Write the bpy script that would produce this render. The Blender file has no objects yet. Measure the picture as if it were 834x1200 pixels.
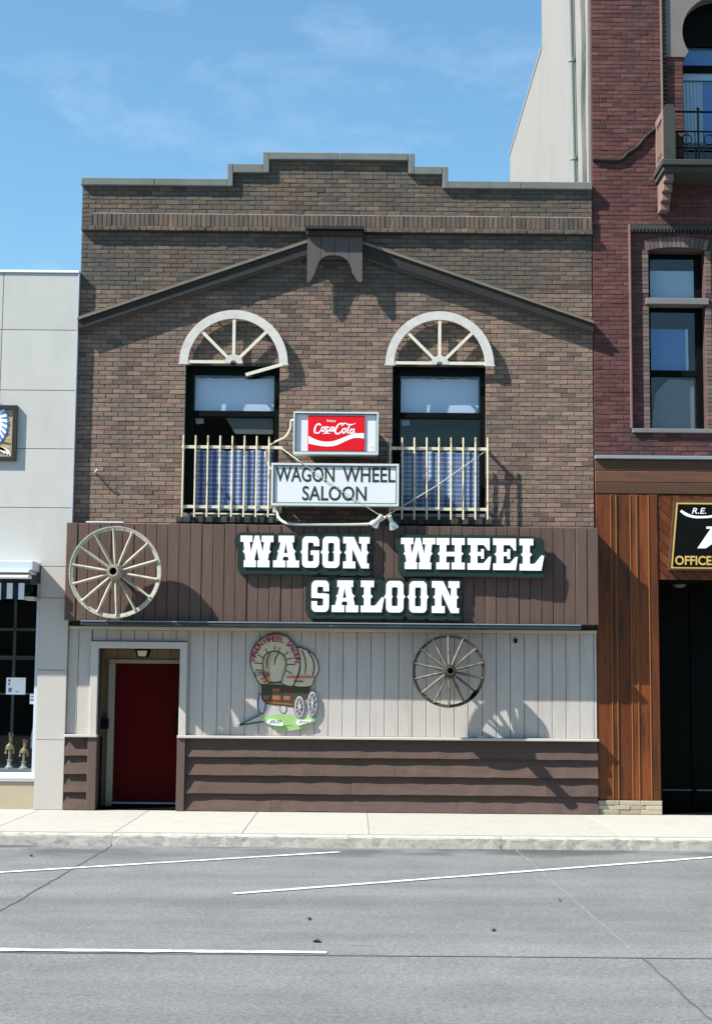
import bpy, math, random
import numpy as np
from mathutils import Vector, Matrix
from mathutils.geometry import tessellate_polygon

random.seed(7)
PI = math.pi
SC = bpy.context.scene
COL = SC.collection

# ------------------------------------------------------------------ camera, light, exposure
CAM = dict(x=4.102, z=1.85, dist=22.386, pitch=.1105, yaw=.0013, roll=.0089, f=1800.0)

def cam_axes():
    cp, sp = math.cos(CAM['pitch']), math.sin(CAM['pitch'])
    cy, sy = math.cos(CAM['yaw']), math.sin(CAM['yaw'])
    f = Vector((sy * cp, cy * cp, sp)); rt = Vector((cy, -sy, 0)); up = rt.cross(f)
    cr, sr = math.cos(CAM['roll']), math.sin(CAM['roll'])
    return cr * rt + sr * up, cr * up - sr * rt, f

RT, UP, FW = cam_axes()
cd = bpy.data.cameras.new('camera'); cam = bpy.data.objects.new('camera', cd); COL.objects.link(cam)
cam.matrix_world = Matrix(((RT.x, UP.x, -FW.x, CAM['x']), (RT.y, UP.y, -FW.y, -CAM['dist']), (RT.z, UP.z, -FW.z, CAM['z']), (0, 0, 0, 1)))
cd.sensor_fit = 'VERTICAL'; cd.sensor_height = 24; cd.lens = CAM['f'] / 1200 * 24
cd.clip_start = .1; cd.clip_end = 3000
SC.camera = cam

SUN_STEP = (2.55, 1.0, -2.72)            # how far a shadow travels: right, into the wall, down
sv = Vector(SUN_STEP).normalized()
SUN_EL = math.asin(-sv.z); SUN_ROT = math.atan2(-sv.x, -sv.y)
SUN_POWER, SKY_POWER, EXPOSURE = 5.0, .08, 1.15

ld = bpy.data.lights.new('sun', 'SUN'); ld.energy = SUN_POWER; ld.angle = math.radians(.5); ld.color = (1, .95, .87)
sun = bpy.data.objects.new('sun', ld); COL.objects.link(sun); sun.location = (-20, -8, 25)
sun.rotation_euler = sv.to_track_quat('-Z', 'Y').to_euler()

wd = bpy.data.worlds.new('World'); SC.world = wd; wd.use_nodes = True
wt = wd.node_tree; wn = wt.nodes; wn.clear()
def wnode(t, **k):
    n = wn.new(t)
    for a, b in k.items(): setattr(n, a, b)
    return n
sky = wnode('ShaderNodeTexSky', sky_type='NISHITA', sun_disc=False)
sky.sun_elevation = SUN_EL; sky.sun_rotation = SUN_ROT; sky.altitude = 300; sky.air_density = 1.25; sky.dust_density = .35; sky.ozone_density = 2.2
tc = wnode('ShaderNodeTexCoord'); mp = wnode('ShaderNodeMapping'); mp.inputs['Scale'].default_value = (4.0, 4.0, 11.0); mp.inputs['Rotation'].default_value = (0, .12, 0); mp.inputs['Location'].default_value = (.4, 3.3, 1.9)
nz = wnode('ShaderNodeTexNoise'); nz.inputs['Scale'].default_value = 1.5; nz.inputs['Detail'].default_value = 9; nz.inputs['Roughness'].default_value = .62; nz.inputs['Distortion'].default_value = .35
rp = wnode('ShaderNodeValToRGB'); rp.color_ramp.elements[0].position = .53; rp.color_ramp.elements[1].position = .9
rp.color_ramp.elements[0].color = (0, 0, 0, 1); rp.color_ramp.elements[1].color = (.25, .25, .25, 1)
mx = wnode('ShaderNodeMix', data_type='RGBA'); mx.inputs[7].default_value = (7.5, 8.2, 9.2, 1)
bg = wnode('ShaderNodeBackground'); bg.inputs[1].default_value = SKY_POWER; wo = wnode('ShaderNodeOutputWorld')
L = wt.links.new
L(tc.outputs['Generated'], mp.inputs[0]); L(mp.outputs[0], nz.inputs[0]); L(nz.outputs[0], rp.inputs[0])
tint = wnode('ShaderNodeMix', data_type='RGBA', blend_type='MULTIPLY'); tint.inputs[0].default_value = 1; tint.inputs[7].default_value = (.76, 1.04, 1.08, 1)
L(sky.outputs[0], tint.inputs[6]); L(rp.outputs[0], mx.inputs[0]); L(tint.outputs[2], mx.inputs[6]); L(mx.outputs[2], bg.inputs[0]); L(bg.outputs[0], wo.inputs[0])

SC.view_settings.view_transform = 'Standard'; SC.view_settings.look = 'None'
SC.view_settings.gamma = 1; SC.view_settings.exposure = EXPOSURE; SC.view_settings.use_curve_mapping = False
SC.cycles.max_bounces = 6; SC.cycles.diffuse_bounces = 3; SC.cycles.transparent_max_bounces = 8

def pix(u, v, d=0.0):
    """survey helper: where the sight line through photograph point (u, v) meets the upright plane d metres before the saloon's brick face -> (x, z)"""
    k = FW + RT * ((u - 417) / CAM['f']) + UP * ((600 - v) / CAM['f'])
    t = (CAM['dist'] - d) / k.y
    return CAM['x'] + k.x * t, CAM['z'] + k.z * t

# ------------------------------------------------------------------ materials
def mat(name, col, rough=.75, var=.16, scale=6.0, stretch=(1, 1, 1), rnd=.0, bump=0.0, bscale=60.0, metal=0.0, spec=.3,
        dirt=None, dirt_amt=.0, dirt_scale=1.2, dirt_stretch=(1, 1, 1), dirt_lo=.5, dirt_hi=.75, ramp=None, grain=0.0):
    """one rough surface: base colour, mottling, a random tint for each piece, stains, fine relief"""
    m = bpy.data.materials.new(name); m.use_nodes = True
    t = m.node_tree; n = t.nodes; n.clear(); L = t.links.new
    out = n.new('ShaderNodeOutputMaterial'); b = n.new('ShaderNodeBsdfPrincipled'); L(b.outputs[0], out.inputs[0])
    b.inputs['Roughness'].default_value = rough; b.inputs['Metallic'].default_value = metal
    b.inputs['Specular IOR Level'].default_value = spec
    g = n.new('ShaderNodeNewGeometry')
    def noise(sc, st, detail=4):
        mp = n.new('ShaderNodeMapping'); mp.inputs['Scale'].default_value = st; L(g.outputs['Position'], mp.inputs[0])
        z = n.new('ShaderNodeTexNoise'); z.inputs['Scale'].default_value = sc; z.inputs['Detail'].default_value = detail; z.inputs['Roughness'].default_value = .6
        L(mp.outputs[0], z.inputs[0]); return z.outputs[0]
    def mathn(op, a, b_):
        q = n.new('ShaderNodeMath'); q.operation = op
        for i, x in enumerate((a, b_)):
            if isinstance(x, (int, float)): q.inputs[i].default_value = x
            else: L(x, q.inputs[i])
        return q.outputs[0]
    val = mathn('MULTIPLY', mathn('SUBTRACT', noise(scale, stretch), .5), 2.2 * var)
    if grain: val = mathn('ADD', val, mathn('MULTIPLY', mathn('SUBTRACT', noise(140, (1, 1, 1), 2), .5), 2 * grain))
    oi = n.new('ShaderNodeObjectInfo')
    r = mathn('FRACT', mathn('ADD', g.outputs['Random Per Island'], oi.outputs['Random']), 0)
    if rnd: val = mathn('ADD', val, mathn('MULTIPLY', mathn('SUBTRACT', r, .5), 2 * rnd))
    val = mathn('ADD', val, 1.0)
    if ramp:
        cr = n.new('ShaderNodeValToRGB'); e = cr.color_ramp.elements
        e[0].position = 0; e[0].color = (*ramp[0], 1); e[1].position = 1; e[1].color = (*ramp[-1], 1)
        for i, c in enumerate(ramp[1:-1]):
            q = e.new((i + 1) / (len(ramp) - 1)); q.color = (*c, 1)
        L(r, cr.inputs[0]); base = cr.outputs[0]
    else:
        rgb = n.new('ShaderNodeRGB'); rgb.outputs[0].default_value = (*col, 1); base = rgb.outputs[0]
    vm = n.new('ShaderNodeVectorMath'); vm.operation = 'SCALE'; L(base, vm.inputs[0]); L(val, vm.inputs['Scale']); base = vm.outputs[0]
    if dirt:
        cr = n.new('ShaderNodeMapRange'); cr.inputs[1].default_value = dirt_lo; cr.inputs[2].default_value = dirt_hi; cr.inputs[4].default_value = dirt_amt
        L(noise(dirt_scale, dirt_stretch, 7), cr.inputs[0])
        x = n.new('ShaderNodeMix'); x.data_type = 'RGBA'; L(cr.outputs[0], x.inputs[0]); L(base, x.inputs[6]); x.inputs[7].default_value = (*dirt, 1); base = x.outputs[2]
    L(base, b.inputs['Base Color'])
    if bump:
        bp = n.new('ShaderNodeBump'); bp.inputs['Strength'].default_value = bump; bp.inputs['Distance'].default_value = .01
        L(noise(bscale, stretch, 5), bp.inputs['Height']); L(bp.outputs[0], b.inputs['Normal'])
    return m

def glass(name, tint=(.9, .95, .95), amt=1.0):
    m = bpy.data.materials.new(name); m.use_nodes = True
    t = m.node_tree; n = t.nodes; n.clear(); L = t.links.new
    out = n.new('ShaderNodeOutputMaterial'); mx = n.new('ShaderNodeMixShader'); tr = n.new('ShaderNodeBsdfTransparent'); gl = n.new('ShaderNodeBsdfGlossy')
    gl.inputs['Roughness'].default_value = .02
    g = n.new('ShaderNodeNewGeometry'); dt = n.new('ShaderNodeVectorMath'); dt.operation = 'DOT_PRODUCT'; L(g.outputs['Normal'], dt.inputs[0]); L(g.outputs['Incoming'], dt.inputs[1])
    def mth(op, a, b=0.0):
        q = n.new('ShaderNodeMath'); q.operation = op
        for i, x in enumerate((a, b)):
            if isinstance(x, (int, float)): q.inputs[i].default_value = x
            else: L(x, q.inputs[i])
        return q.outputs[0]
    fres = mth('MULTIPLY_ADD', mth('POWER', mth('SUBTRACT', 1.0, mth('ABSOLUTE', dt.outputs['Value'])), 5.0), .92); fres.node.inputs[2].default_value = .08
    tr.inputs[0].default_value = (*tint, 1)
    mu = n.new('ShaderNodeMath'); mu.operation = 'MULTIPLY'; mu.inputs[1].default_value = amt
    L(fres, mu.inputs[0]); L(mu.outputs[0], mx.inputs[0]); L(tr.outputs[0], mx.inputs[1]); L(gl.outputs[0], mx.inputs[2]); L(mx.outputs[0], out.inputs[0])
    return m

def brick_sheet(name, c1, c2, mortar):
    m = bpy.data.materials.new(name); m.use_nodes = True
    t = m.node_tree; n = t.nodes; L = t.links.new; b = n['Principled BSDF']; b.inputs['Roughness'].default_value = .85
    g = n.new('ShaderNodeNewGeometry'); sp = n.new('ShaderNodeSeparateXYZ'); cb = n.new('ShaderNodeCombineXYZ'); L(g.outputs['Position'], sp.inputs[0])
    L(sp.outputs[1], cb.inputs[0]); L(sp.outputs[2], cb.inputs[1])
    br = n.new('ShaderNodeTexBrick'); br.inputs['Color1'].default_value = (*c1, 1); br.inputs['Color2'].default_value = (*c2, 1); br.inputs['Mortar'].default_value = (*mortar, 1)
    br.inputs['Scale'].default_value = 1; br.inputs['Brick Width'].default_value = .21; br.inputs['Row Height'].default_value = .068; br.inputs['Mortar Size'].default_value = .006
    L(cb.outputs[0], br.inputs[0]); L(br.outputs[0], b.inputs['Base Color'])
    return m

def check_cloth(name):
    """blue curtain cloth woven with white checks"""
    m = bpy.data.materials.new(name); m.use_nodes = True
    t = m.node_tree; n = t.nodes; L = t.links.new; b = n['Principled BSDF']; b.inputs['Roughness'].default_value = .9
    g = n.new('ShaderNodeNewGeometry'); sp = n.new('ShaderNodeSeparateXYZ'); L(g.outputs['Position'], sp.inputs[0])
    def band(o, per, w):
        a = n.new('ShaderNodeMath'); a.operation = 'DIVIDE'; a.inputs[1].default_value = per; L(o, a.inputs[0])
        f = n.new('ShaderNodeMath'); f.operation = 'FRACT'; L(a.outputs[0], f.inputs[0])
        l = n.new('ShaderNodeMath'); l.operation = 'LESS_THAN'; l.inputs[1].default_value = w; L(f.outputs[0], l.inputs[0]); return l.outputs[0]
    add = n.new('ShaderNodeMath'); add.operation = 'ADD'; L(band(sp.outputs[0], .098, .42), add.inputs[0]); L(band(sp.outputs[2], .068, .32), add.inputs[1])
    cr = n.new('ShaderNodeValToRGB'); cr.color_ramp.elements[0].color = (.075, .11, .27, 1); cr.color_ramp.elements[1].color = (.55, .58, .68, 1)
    e = cr.color_ramp.elements.new(.5); e.color = (.22, .27, .45, 1)
    h = n.new('ShaderNodeMath'); h.operation = 'MULTIPLY'; h.inputs[1].default_value = .5; L(add.outputs[0], h.inputs[0])
    L(h.outputs[0], cr.inputs[0]); L(cr.outputs[0], b.inputs['Base Color'])
    return m

M = {}
M['brick'] = mat('brown_brick', None, .85, .2, 30, rnd=.08, bump=.5, bscale=90, ramp=[(0.127, 0.085, 0.068), (0.175, 0.113, 0.089), (0.197, 0.161, 0.118), (0.160, 0.111, 0.088), (0.217, 0.165, 0.121), (0.182, 0.124, 0.098), (0.221, 0.145, 0.113), (0.176, 0.116, 0.092), (0.245, 0.169, 0.118), (0.198, 0.129, 0.102), (0.121, 0.090, 0.073), (0.229, 0.162, 0.118), (0.239, 0.155, 0.120), (0.123, 0.090, 0.077), (0.226, 0.166, 0.127)],
                 dirt=(.05, .054, .05), dirt_amt=.6, dirt_scale=.9, dirt_stretch=(1, 1, .4), dirt_lo=.48, dirt_hi=.75)
M['brick_top'] = mat('weathered_parapet_brick', None, .88, .22, 30, rnd=.12, bump=.5, bscale=90, ramp=[(0.084, 0.065, 0.051), (0.116, 0.087, 0.068), (0.153, 0.100, 0.071), (0.095, 0.083, 0.071), (0.123, 0.091, 0.066), (0.085, 0.068, 0.057), (0.162, 0.112, 0.077), (0.110, 0.087, 0.073)],
                     dirt=(.06, .07, .068), dirt_amt=.75, dirt_scale=1.1, dirt_lo=.42, dirt_hi=.72)
M['sill_brick'] = mat('sooty_sill_brick', (.045, .045, .045), .85, .4, 25, rnd=.35, bump=.5)
M['mortar'] = mat('dark_mortar', (.05, .046, .042), .95, .3, 20, bump=.3)
M['white_mortar'] = mat('lime_mortar', (.30, .28, .26), .95, .4, 14)
M['red_brick'] = mat('red_brick', None, .85, .2, 25, rnd=.15, bump=.4, bscale=90, ramp=[(0.080, 0.033, 0.029), (0.099, 0.040, 0.038), (0.113, 0.047, 0.042), (0.075, 0.033, 0.034), (0.103, 0.039, 0.034), (0.122, 0.052, 0.050), (0.090, 0.036, 0.034)],
                     dirt=(.045, .034, .038), dirt_amt=.7, dirt_scale=1.0, dirt_lo=.5, dirt_hi=.76)
M['red_mortar'] = mat('red_tinted_mortar', (.075, .04, .04), .95, .25, 20)
M['buff_brick'] = mat('worn_buff_brick', None, .85, .2, 25, rnd=.15, ramp=[(0.131, 0.098, 0.086), (0.101, 0.070, 0.064), (0.153, 0.119, 0.105), (0.090, 0.062, 0.056)])
M['side_brick'] = brick_sheet('side_wall_brick', (.17, .12, .10), (.12, .09, .08), (.08, .07, .065))
M['coping'] = mat('grey_green_coping', (.145, .158, .15), .9, .25, 7, bump=.3, dirt=(.10, .12, .11), dirt_amt=.6, dirt_scale=2.5)
M['rake'] = mat('dark_brown_black_board', (.021, .019, .015), .6, .3, 8)
M['rake_cap'] = mat('tan_edge_strip', (.17, .14, .10), .7, .25, 9)
M['brown_grey'] = mat('grey_brown_plank', (.085, .074, .072), .75, .2, 9, stretch=(6, 6, .7), rnd=.08, bump=.25)
M['fascia'] = mat('brown_board', (.100, .062, .050), .75, .2, 9, stretch=(9, 9, .8), rnd=.1, bump=.3, grain=.05, dirt=(.15, .115, .095), dirt_amt=.4, dirt_scale=3, dirt_stretch=(6, 6, .5))
M['siding'] = mat('brown_lap_board', (.094, .062, .052), .8, .22, 9, stretch=(.8, 8, 9), rnd=.09, bump=.8, bscale=22, grain=.1, dirt=(.055, .04, .036), dirt_amt=.6, dirt_scale=2.2, dirt_stretch=(.5, 4, 6))
M['post'] = mat('brown_post', (.10, .067, .057), .75, .15, 9, stretch=(6, 6, .8), bump=.2)
M['panel'] = mat('off_white_board', (.45, .42, .39), .78, .09, 8, stretch=(7, 7, .8), rnd=.03, bump=.35, bscale=40, grain=.04, dirt=(.27, .25, .22), dirt_amt=.45, dirt_scale=2.0, dirt_stretch=(3, 3, .45))
M['trim'] = mat('off_white_trim', (.46, .44, .40), .6, .06, 6, dirt=(.38, .34, .28), dirt_amt=.4, dirt_scale=4)
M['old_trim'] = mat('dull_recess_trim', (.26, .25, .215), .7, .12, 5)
M['cream_trim'] = mat('cream_trim', (.50, .46, .35), .7, .12, 7)
M['tan'] = mat('tan_recess_board', (.19, .14, .075), .75, .1, 6, rnd=.06)
M['door'] = mat('dark_red_door', (.055, .0010, .0022), .6, .2, 4, spec=.06)
M['ledge'] = mat('dark_blue_ledge', (.022, .038, .050), .5, .3, 5, dirt=(.25, .27, .28), dirt_amt=.35, dirt_scale=5, dirt_lo=.62, dirt_hi=.7)
M['arch'] = mat('weathered_white_paint', (.54, .52, .48), .75, .1, 12, dirt=(.33, .30, .24), dirt_amt=.5, dirt_scale=5)
M['spoke'] = mat('pale_cream_paint', (.62, .59, .47), .7, .1, 14)
M['black'] = mat('black_paint', (.004, .005, .0045), .6, .2, 8, spec=.06)
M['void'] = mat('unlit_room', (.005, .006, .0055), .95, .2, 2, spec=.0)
M['glass'] = glass('window_glass')
M['glass_soft'] = glass('window_glass_dim', (.8, .85, .85), .6)
M['shade'] = mat('white_roller_shade', (.56, .61, .78), .9, .08, 3)
M['curtain'] = check_cloth('checked_curtain')
M['iron'] = mat('rusty_cream_iron', (.58, .53, .38), .7, .15, 30, dirt=(.30, .15, .06), dirt_amt=.8, dirt_scale=9, dirt_lo=.55, dirt_hi=.66)
M['sign_box'] = mat('pale_metal_box', (.55, .60, .58), .45, .08, 6, spec=.5)
M['sign_edge'] = mat('blue_grey_edge', (.10, .17, .19), .5, .1, 6)
M['sign_white'] = mat('white_sign_face', (.66, .67, .70), .35, .03, 3, dirt=(.60, .60, .60), dirt_amt=.3, dirt_scale=2.2)
M['sign_ink'] = mat('dark_green_lettering', (.022, .045, .032), .5, .1, 5)
M['sign_red'] = mat('bright_red_plastic', (.66, .006, .012), .35, .04, 3)
M['print_white'] = mat('white_print', (.82, .82, .82), .45, .02, 5)
M['letter_white'] = mat('white_letter_face', (.82, .82, .86), .4, .05, 5, dirt=(.60, .60, .58), dirt_amt=.5, dirt_scale=7, dirt_lo=.56, dirt_hi=.75)
M['backing'] = mat('black_green_backing', (.012, .027, .022), .45, .2, 6)
M['wheel_old'] = mat('silvered_cream_wood', (.40, .385, .31), .8, .22, 14, bump=.5, bscale=50, dirt=(.17, .17, .13), dirt_amt=.65, dirt_scale=9)
M['wheel_hub'] = mat('weathered_hub_wood', (.30, .27, .21), .8, .25, 14, bump=.4)
M['wheel_dark'] = mat('dark_weathered_wood', (.055, .045, .036), .8, .35, 14, bump=.5, bscale=50, dirt=(.20, .175, .135), dirt_amt=.35, dirt_scale=9)
M['wheel_spoke'] = mat('flaking_brown_spoke', (.15, .125, .10), .8, .2, 14, dirt=(.07, .055, .045), dirt_amt=.8, dirt_scale=11, dirt_lo=.48, dirt_hi=.6)
M['tyre'] = mat('rusted_iron_tyre', (.04, .035, .028), .7, .3, 20)
M['tyre_pale'] = mat('pale_iron_tyre', (.45, .44, .37), .7, .2, 20, dirt=(.15, .15, .11), dirt_amt=.6, dirt_scale=8)
M['conduit'] = mat('galvanised_conduit', (.50, .52, .48), .45, .1, 10, metal=.3)
M['wire'] = mat('pale_guy_wire', (.42, .42, .37), .6, .1, 10)
M['cable'] = mat('black_cable', (.012, .013, .013), .7, .2, 10)
M['chrome'] = mat('silvered_lamp', (.75, .77, .80), .18, .05, 10, metal=.85)
M['lens'] = mat('frosted_lens', (.70, .68, .60), .4, .05, 10)
M['left_panel'] = mat('pale_enamel_panel', (.465, .458, .43), .5, .05, 1.5, rnd=.04, dirt=(.34, .345, .33), dirt_amt=.3, dirt_scale=2.2, dirt_stretch=(1.6, 1, .5), grain=.025)
M['pilaster'] = mat('pale_stone_panel', (.46, .435, .40), .6, .05, 2, rnd=.03, grain=.03)
M['seam'] = mat('dark_panel_joint', (.12, .13, .13), .9, .1, 4)
M['alu'] = mat('pale_aluminium', (.58, .64, .72), .4, .04, 5, metal=.2)
M['white_metal'] = mat('white_painted_metal', (.78, .80, .82), .4, .03, 5)
M['awn_white'] = mat('white_awning_cloth', (.62, .66, .76), .85, .05, 8)
M['awn_black'] = mat('black_awning_cloth', (.012, .016, .016), .85, .1, 8)
M['beige'] = mat('beige_stall_riser', (.40, .34, .24), .75, .08, 5)
M['shelf'] = mat('grey_display_floor', (.16, .18, .20), .9, .2, 5)
M['gold'] = mat('gilt_trophy', (.36, .29, .15), .4, .3, 30, metal=.4)
M['marble'] = mat('white_trophy_base', (.35, .36, .36), .4, .1, 20)
M['stucco'] = mat('pale_stucco', (.225, .222, .21), .95, .08, 2.5, stretch=(1, 1, .35), bump=.5, bscale=30, dirt=(.19, .185, .17), dirt_amt=.5, dirt_scale=1.5, dirt_stretch=(1, 1, .25), grain=.03)
M['stone'] = mat('mauve_sandstone', (.17, .15, .148), .85, .16, 8, bump=.4, bscale=40, dirt=(.12, .11, .11), dirt_amt=.5, dirt_scale=4)
M['pink_stone'] = mat('pink_sandstone', (.18, .115, .10), .85, .18, 8, bump=.4, bscale=40, dirt=(.16, .12, .11), dirt_amt=.5, dirt_scale=5)
M['green_stone'] = mat('mossy_dark_stone', (.042, .044, .040), .85, .25, 8, bump=.3)
M['grey_sill'] = mat('grey_stone_sill', (.155, .155, .16), .85, .12, 8)
M['flash'] = mat('grey_blue_flashing', (.24, .29, .32), .5, .12, 5, metal=.3)
M['downpipe'] = mat('green_grey_downpipe', (.20, .235, .225), .5, .1, 8)
M['wood'] = mat('oiled_cedar_plank', (.140, .038, .009), .45, .34, 7, stretch=(9, 9, .7), rnd=.3, bump=.3, grain=.06, dirt=(.028, .010, .006), dirt_amt=.85, dirt_scale=2.2, dirt_stretch=(5, 5, .6), dirt_lo=.46, dirt_hi=.7)
M['wood_h'] = mat('weathered_cedar_board', (.10, .048, .026), .6, .3, 7, stretch=(.7, 9, 9), rnd=.25, bump=.3, dirt=(.06, .03, .02), dirt_amt=.7, dirt_scale=2.5, dirt_stretch=(.6, 5, 6))
M['wood_light'] = mat('raw_cedar_edge', (.22, .09, .028), .6, .2, 9)
M['base_stone'] = mat('tan_base_stone', (.38, .33, .24), .9, .2, 12, rnd=.18, bump=.5)
M['gold_paint'] = mat('gold_paint', (.55, .38, .10), .5, .08, 8)
M['blue_paint'] = mat('blue_paint', (.10, .20, .48), .5, .06, 8)
M['blind'] = mat('pale_blind', (.40, .47, .58), .9, .1, 20, stretch=(.2, 1, 6))
M['blue_blind'] = mat('blue_blind', (.07, .18, .42), .7, .12, 12, stretch=(.3, 1, 5))
M['pavement'] = mat('pale_concrete_slab', (.355, .345, .31), .9, .05, 3, rnd=.03, grain=.05, dirt=(.25, .24, .21), dirt_amt=.5, dirt_scale=3.5, dirt_lo=.56, dirt_hi=.74)
M['pave_joint'] = mat('pavement_joint', (.36, .34, .30), .95, .1, 3)
M['kerb'] = mat('rough_concrete_kerb', (.40, .39, .345), .95, .3, 16, bump=.5, bscale=45, grain=.12, dirt=(.17, .17, .15), dirt_amt=.7, dirt_scale=8, dirt_stretch=(1, 1, 1.5), dirt_lo=.5, dirt_hi=.68)
M['ground'] = mat('bare_ground', (.18, .18, .17), .95, .2, .5)
M['paint'] = mat('worn_road_paint', (.62, .62, .60), .85, .1, 8, dirt=(.30, .31, .32), dirt_amt=.75, dirt_scale=9, dirt_lo=.47, dirt_hi=.60, grain=.14)
M['tar'] = mat('road_joint_tar', (.085, .088, .09), .9, .3, 10)
M['joint_pale'] = mat('pale_joint_filler', (.21, .21, .21), .9, .2, 10)

# ------------------------------------------------------------------ mesh building
WL = {}                                           # world place of every parent, so children can be modelled in place
def origin(o): return WL.get(o.name, Vector((0, 0, 0))) if o else Vector((0, 0, 0))

class MB:
    def __init__(s): s.v = []; s.f = []; s.m = []
    def add(s, vs, fs, mi=0):
        b = len(s.v); s.v += [tuple(p) for p in vs]
        for f in fs: s.f.append(tuple(i + b for i in f)); s.m.append(mi)
        return s
    def box(s, x0, x1, y0, y1, z0, z1, mi=0):
        return s.add([(x0, y0, z0), (x1, y0, z0), (x1, y1, z0), (x0, y1, z0), (x0, y0, z1), (x1, y0, z1), (x1, y1, z1), (x0, y1, z1)],
                     [(0, 1, 5, 4), (1, 2, 6, 5), (2, 3, 7, 6), (3, 0, 4, 7), (4, 5, 6, 7), (3, 2, 1, 0)], mi)
    def cbox(s, x0, x1, y0, y1, z0, z1, b=.004, mi=0, back=True, j=0.0):
        """box with a chamfered front (y0 faces the street)"""
        r = (lambda: random.uniform(-j, j)) if j else (lambda: 0)
        A = [(x0, y1, z0), (x1, y1, z0), (x1, y1, z1), (x0, y1, z1)]
        B = [(x0, y0 + b, z0), (x1, y0 + b, z0), (x1, y0 + b, z1), (x0, y0 + b, z1)]
        C = [(x0 + b + r(), y0 + r(), z0 + b + r()), (x1 - b + r(), y0 + r(), z0 + b + r()), (x1 - b + r(), y0 + r(), z1 - b + r()), (x0 + b + r(), y0 + r(), z1 - b + r())]
        fs = [(8, 9, 10, 11)]
        for k in range(4):
            q = (k + 1) % 4
            fs += [(4 + k, 4 + q, 8 + q, 8 + k), (k, q, 4 + q, 4 + k)]
        if back: fs.append((3, 2, 1, 0))
        return s.add(A + B + C, fs, mi)
    def prism(s, loops, y0, y1, mi=0, back=True):
        """outline in x,z (first loop outer, others holes) given thickness from y0 (front) to y1"""
        if not isinstance(loops[0][0], (tuple, list)): loops = [loops]
        fixed = []
        for k, lp in enumerate(loops):
            a = sum(lp[i][0] * lp[(i + 1) % len(lp)][1] - lp[(i + 1) % len(lp)][0] * lp[i][1] for i in range(len(lp)))
            fixed.append(list(lp) if (a > 0) == (k == 0) else list(lp)[::-1])
        flat = [p for lp in fixed for p in lp]
        tri = tessellate_polygon([[Vector((p[0], p[1], 0)) for p in lp] for lp in fixed])
        n = len(flat); vs = [(p[0], y0, p[1]) for p in flat] + [(p[0], y1, p[1]) for p in flat]
        fs = []
        for t in tri:
            a, b, c = (flat[i] for i in t)
            ar = (b[0] - a[0]) * (c[1] - a[1]) - (c[0] - a[0]) * (b[1] - a[1])
            if abs(ar) < 1e-12: continue
            t = t if ar > 0 else t[::-1]
            fs.append(tuple(t))
            if back: fs.append(tuple(i + n for i in t[::-1]))
        o = 0
        for lp in fixed:
            m = len(lp)
            for i in range(m):
                j = (i + 1) % m; fs.append((o + i, o + i + n, o + j + n, o + j))
            o += m
        return s.add(vs, fs, mi)
    def tube(s, pts, r, n=8, mi=0, cap=True):
        pts = [Vector(p) for p in pts]; rs = r if isinstance(r, (list, tuple)) else [r] * len(pts)
        b = len(s.v); ref = None
        for i, p in enumerate(pts):
            d = (pts[min(i + 1, len(pts) - 1)] - pts[max(i - 1, 0)]).normalized()
            if ref is None: ref = d.orthogonal().normalized()
            ref = (ref - d * ref.dot(d)).normalized(); w = d.cross(ref)
            for k in range(n):
                a = 2 * PI * k / n; s.v.append(tuple(p + (ref * math.cos(a) + w * math.sin(a)) * rs[i]))
        for i in range(len(pts) - 1):
            for k in range(n):
                q = (k + 1) % n; s.f.append((b + i * n + k, b + i * n + q, b + (i + 1) * n + q, b + (i + 1) * n + k)); s.m.append(mi)
        if cap:
            s.f.append(tuple(b + k for k in range(n))[::-1]); s.m.append(mi)
            s.f.append(tuple(b + (len(pts) - 1) * n + k for k in range(n))); s.m.append(mi)
        return s
    def lathe(s, c, prof, n=24, mi=0, axis='y', loop=False):
        """turned shape about the y (or z) axis through c; prof = [(radius, along axis)]"""
        b = len(s.v); c = Vector(c)
        for r, t in prof:
            for k in range(n):
                a = 2 * PI * k / n
                s.v.append(tuple(c + (Vector((r * math.cos(a), t, r * math.sin(a))) if axis == 'y' else Vector((r * math.cos(a), r * math.sin(a), t)))))
        m = len(prof)
        for i in range(m if loop else m - 1):
            i2 = (i + 1) % m
            for k in range(n):
                q = (k + 1) % n; s.f.append((b + i * n + k, b + i2 * n + k, b + i2 * n + q, b + i * n + q)); s.m.append(mi)
        return s
    def mesh(s, name, mats, off=Vector((0, 0, 0)), smooth=False):
        me = bpy.data.meshes.new(name)
        me.from_pydata([(x - off.x, y - off.y, z - off.z) for x, y, z in s.v], [], s.f)
        for m in (mats if isinstance(mats, (list, tuple)) else [mats]): me.materials.append(m)
        if any(s.m): me.polygons.foreach_set('material_index', s.m)
        if smooth: me.polygons.foreach_set('use_smooth', [True] * len(s.f))
        me.update()
        return me
    def build(s, name, mats, parent=None, loc=None, smooth=False, kind=None):
        """link as one object; vertices were given in world space; loc = its own origin"""
        po = origin(parent); oo = Vector(loc) if loc else po
        o = bpy.data.objects.new(name, s.mesh(name, mats, oo, smooth)); COL.objects.link(o)
        o.parent = parent; o.location = oo - po; WL[o.name] = oo
        if smooth:
            try: o.data.set_sharp_from_angle(angle=math.radians(40))
            except Exception: pass
        if kind: o['kind'] = kind
        return o

def link(name, me, at, parent=None):
    """another object on mesh data already there"""
    o = bpy.data.objects.new(name, me); COL.objects.link(o); o.parent = parent
    o.location = Vector(at) - origin(parent); WL[o.name] = Vector(at); return o

def thing(name, label, cat, loc, group=None):
    o = bpy.data.objects.new(name, None); COL.objects.link(o); o.location = loc; o.empty_display_size = .2
    WL[o.name] = Vector(loc); return tag(o, label, cat, group)

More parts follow.
